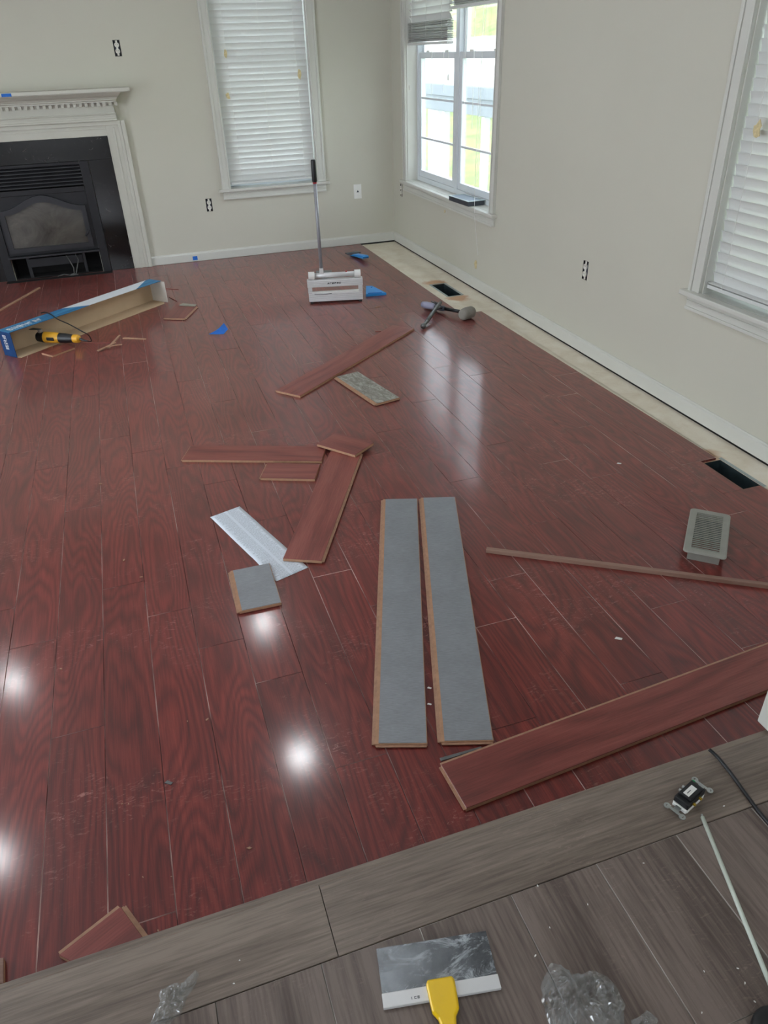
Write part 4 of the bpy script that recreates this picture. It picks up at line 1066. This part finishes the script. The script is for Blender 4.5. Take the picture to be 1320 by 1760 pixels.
# crumpled clear plastic
def bag(label, outline, hmax, seed, name='plastic_wrap', n=40, axisn=None):
    """outline: pixel polygon on the landing; crumpled two-layer film inside it"""
    rr = random.Random(seed); P = [F(x, y, ZL+.004) for x, y in outline]; c = sum(P, Vector())/len(P); c.z = ZL
    from mathutils import noise
    poly = [p_-c for p_ in P]
    b = MB(); rings = []; nr = 13; na = 64
    def edge(a):
        dirv = Vector((math.cos(a), math.sin(a))); best = .01
        for i in range(len(poly)):
            p0, p1 = poly[i].xy, poly[(i+1) % len(poly)].xy; e_ = p1-p0
            den = dirv.x*e_.y-dirv.y*e_.x
            if abs(den) < 1e-9: continue
            tt = (p0.x*e_.y-p0.y*e_.x)/den; uu = (p0.x*dirv.y-p0.y*dirv.x)/den
            if tt > 0 and -1e-6 <= uu <= 1+1e-6: best = max(best, tt)
        return best
    cen = b.v((0, 0, hmax*.7)); es = [edge(2*PI*k/na) for k in range(na)]
    for r in range(1, nr+1):
        fr = r/nr; ring = []
        for k in range(na):
            a = 2*PI*k/na; e_ = es[k]*fr; x, y = e_*math.cos(a), e_*math.sin(a)
            q_ = Vector((x*46+seed, y*46, seed)); nz = abs(noise.noise(q_))*1.1+abs(noise.noise(q_*2.3))*.8+abs(noise.noise(q_*5))*.35
            z = .0012+hmax*(1-fr**3)*min(1.3, .15+nz*1.2)
            jit = noise.noise_vector(q_*1.7)*.0035*fr
            ring.append(b.v((x+jit.x, y+jit.y, z)))
        rings.append(ring)
    for k in range(na): b.face((cen, rings[0][k], rings[0][(k+1) % na]))
    for A1, B1 in zip(rings, rings[1:]):
        for k in range(na):
            j = (k+1) % na
            b.face((A1[k], B1[k], B1[j])); b.face((A1[k], B1[j], A1[j]))
    o = b.build(name, M['plastic']); o.location = c; tag(o, label, 'plastic'); return o
bag('crumpled clear plastic bag right of the yellow-handled knife', [(940, 1668), (950, 1650), (962, 1656), (975, 1672), (1000, 1673), (1020, 1668), (1045, 1678), (1062, 1697), (1075, 1728), (1072, 1760), (1060, 1800), (990, 1830), (950, 1800), (944, 1760), (932, 1720), (931, 1690)], .035, 3)
bag('twisted strip of clear plastic wrap at the bottom left of the landing', [(330, 1664), (341, 1668), (336, 1690), (326, 1706), (318, 1722), (310, 1741), (292, 1757), (270, 1790), (250, 1790), (258, 1757), (264, 1742), (274, 1720), (275, 1700), (290, 1690), (312, 1688), (322, 1684)], .018, 11)
bag('small flat scrap of clear plastic beside the crumpled bag', [(1085, 1752), (1112, 1738), (1128, 1748), (1132, 1753), (1118, 1764), (1092, 1770)], .006, 21, 'plastic_scrap')
# dark round object in the bottom right corner
c = F(1338, 1779, ZL+.01)
b = MB(); n = 28; R_ = []
for z, r in ((0, .036), (.003, .040), (.016, .040), (.020, .037), (.020, .020), (.014, .018)): R_.append([b.v((r*math.cos(2*PI*k/n), r*math.sin(2*PI*k/n), z)) for k in range(n)])
for A1, B1 in zip(R_, R_[1:]):
    for k in range(n): b.face((A1[k], A1[(k+1) % n], B1[(k+1) % n], B1[k]))
b.face(R_[0]); b.face(R_[-1][::-1]); o = b.build('black_disc', M['black'], None, True); o.location = (c.x, c.y, ZL+.0005); tag(o, 'black round object cut off by the bottom right frame corner', 'disc')

# debris
def chips(pxs, z, m, name, label, grp, r, seed):
    rr = random.Random(seed)
    for (x, y) in pxs:
        c = F(x, y, z); k_ = rr.randint(4, 6); L_ = r*rr.uniform(.7, 1.3)
        pts = [(L_*math.cos(2*PI*i/k_)*rr.uniform(.6, 1), L_*.45*math.sin(2*PI*i/k_)*rr.uniform(.6, 1)) for i in range(k_)]
        o = MB().prism(pts, 0, .0015).build(name, M[m]); o.location = (c.x, c.y, z+.0004); o.rotation_euler = (0, 0, rr.uniform(0, PI)); tag(o, label, 'chip', grp)
chips([(429, 1458), (243, 992), (173, 832), (213, 963), (105, 1150), (356, 1237), (700, 1030)], .0122, 'tan', 'wood_chip', 'small pale wood chip scattered on the red floor', 'wood chips on the red floor', .0075, 1)
chips([(210, 1382), (221, 1382), (295, 1507), (246, 1508), (222, 1504), (322, 1240), (560, 1175), (343, 715), (272, 1600), (203, 1627)], .0122, 'tan', 'dust_crumb', 'tiny pale crumb on the red floor', 'crumbs on the red floor', .003, 5)
chips([(924, 1523), (1152, 1385), (1244, 1386), (1206, 1741), (1010, 1555), (1106, 1484), (1268, 1665), (412, 1651), (402, 1691), (1297, 1722), (1210, 1670), (945, 1595), (920, 1643), (1280, 1690)], ZL, 'white', 'plaster_crumb', 'tiny white plaster crumb on the grey landing', 'plaster crumbs on the landing', .0026, 6)
for lab, px_, m_, r_ in (('white paper fleck on the red boards left of the large diagonal plank', (1063, 1098), 'white', .011), ('small grey triangular chip in the seam at lower left', (290, 1346), 'steel', .010), ('white crumb between the two grey-backed planks, lower', (738, 1211), 'white', .006), ('white crumb between the two grey-backed planks, upper', (738, 1183), 'white', .006), ('pale fleck on the far red boards by the right wall', (1064, 797), 'white', .009)):
    c = F(*px_, .0122); o = MB().prism([(-r_, -.3*r_), (r_*.8, -.4*r_), (r_, .3*r_), (-r_*.6, .5*r_)], 0, .002).build('small_chip', M[m_]); o.location = (c.x, c.y, .0126); o.rotation_euler = (0, 0, -.6); tag(o, lab, 'chip')

# ================================================================== OUTSIDE
g = MB(); gx = [.16, 1, 3, 5, 8, 14, 30]; gz = [-.35, -.3, 0, .27, .9, 3.2, 9.5]; gy = [-14, -8, -3, 0, 3, 6, 10, 16, 26, 45]
random.seed(5); V = {(i, j): g.v((gx[i], gy[j], gz[i]+random.uniform(-.05, .05))) for i in range(len(gx)) for j in range(len(gy))}
for i in range(len(gx)-1):
    for j in range(len(gy)-1): g.face((V[i, j], V[i+1, j], V[i+1, j+1], V[i, j+1]))
gr = g.build('ground', M['lawn'], None, True); struct(gr); 
fn = thing('board_fence', 'tall white board fence beyond the far window', 'fence', (5, 6, .0))
A = at(fn.location)
for i in range(8):
    MB(A).box((5.0, -6, .30+i*.17), (5.03, 18, .30+i*.17+.162)).build('fence_board', M['beige'], fn)
for y in range(-6, 19, 3): MB(A).box((5.031, y, .0), (5.12, y+.1, 1.66)).build('fence_post', M['beige'], fn)
rl = thing('porch_railing', 'grey porch railing with white posts outside the far window', 'railing', (1.5, 2, -.2))
A = at(rl.location)
MB(A).box((1.47, -3.5, 1.02), (1.62, 8, 1.13), .004).build('rail_cap', M['rail'], rl)
MB(A).box((1.50, -3.5, .86), (1.55, 8, 1.015), .004).build('rail_fascia', M['rail'], rl)
for y in (-2.9, -1.8, -.75, .32, 1.40, 2.5, 3.55, 4.6): MB(A).box((1.505, y-.035, -.25), (1.575, y+.035, .855), .004).build('baluster', M['post'], rl)
MB(A).box((1.50, 2.66, -.25), (1.6, 2.98, .855), .004).build('corner_post', M['post'], rl)
MB(A).box((1.50, -3.5, -.05), (1.55, 8, .04), .004).build('bottom_rail', M['post'], rl)
# treeline on the rise
from mathutils import noise as _nz
for i, (x, y, r, h) in enumerate(((15, 20, 3.0, 5), (19, 29, 3.2, 6), (14, 11, 2.6, 4.6), (22, 41, 3.8, 7))):
    t = thing('hillside_tree', ('broad pale green tree centred above the fence', 'pale green tree behind the broad one', 'smaller pale green tree at the right of the rise', 'tallest far pale green tree')[i], 'tree', (x, y, 2.5+ (x-14)*.3))
    b = MB(); bmesh.ops.create_icosphere(b.b, subdivisions=4, radius=1)
    for v in b.b.verts:
        n_ = _nz.noise(v.co*2.2+Vector((i*7, 0, 0)))*.35+_nz.noise(v.co*6)*.16
        v.co = Vector((v.co.x*r, v.co.y*r, v.co.z*h*.45))*(1+n_)+Vector((0, 0, h*.6))
    b.build('crown', M['leaf'], t); MB().tube([(0, 0, -1), (0, 0, h*.4)], [.3, .2], 10).build('trunk', M['strip'], t)
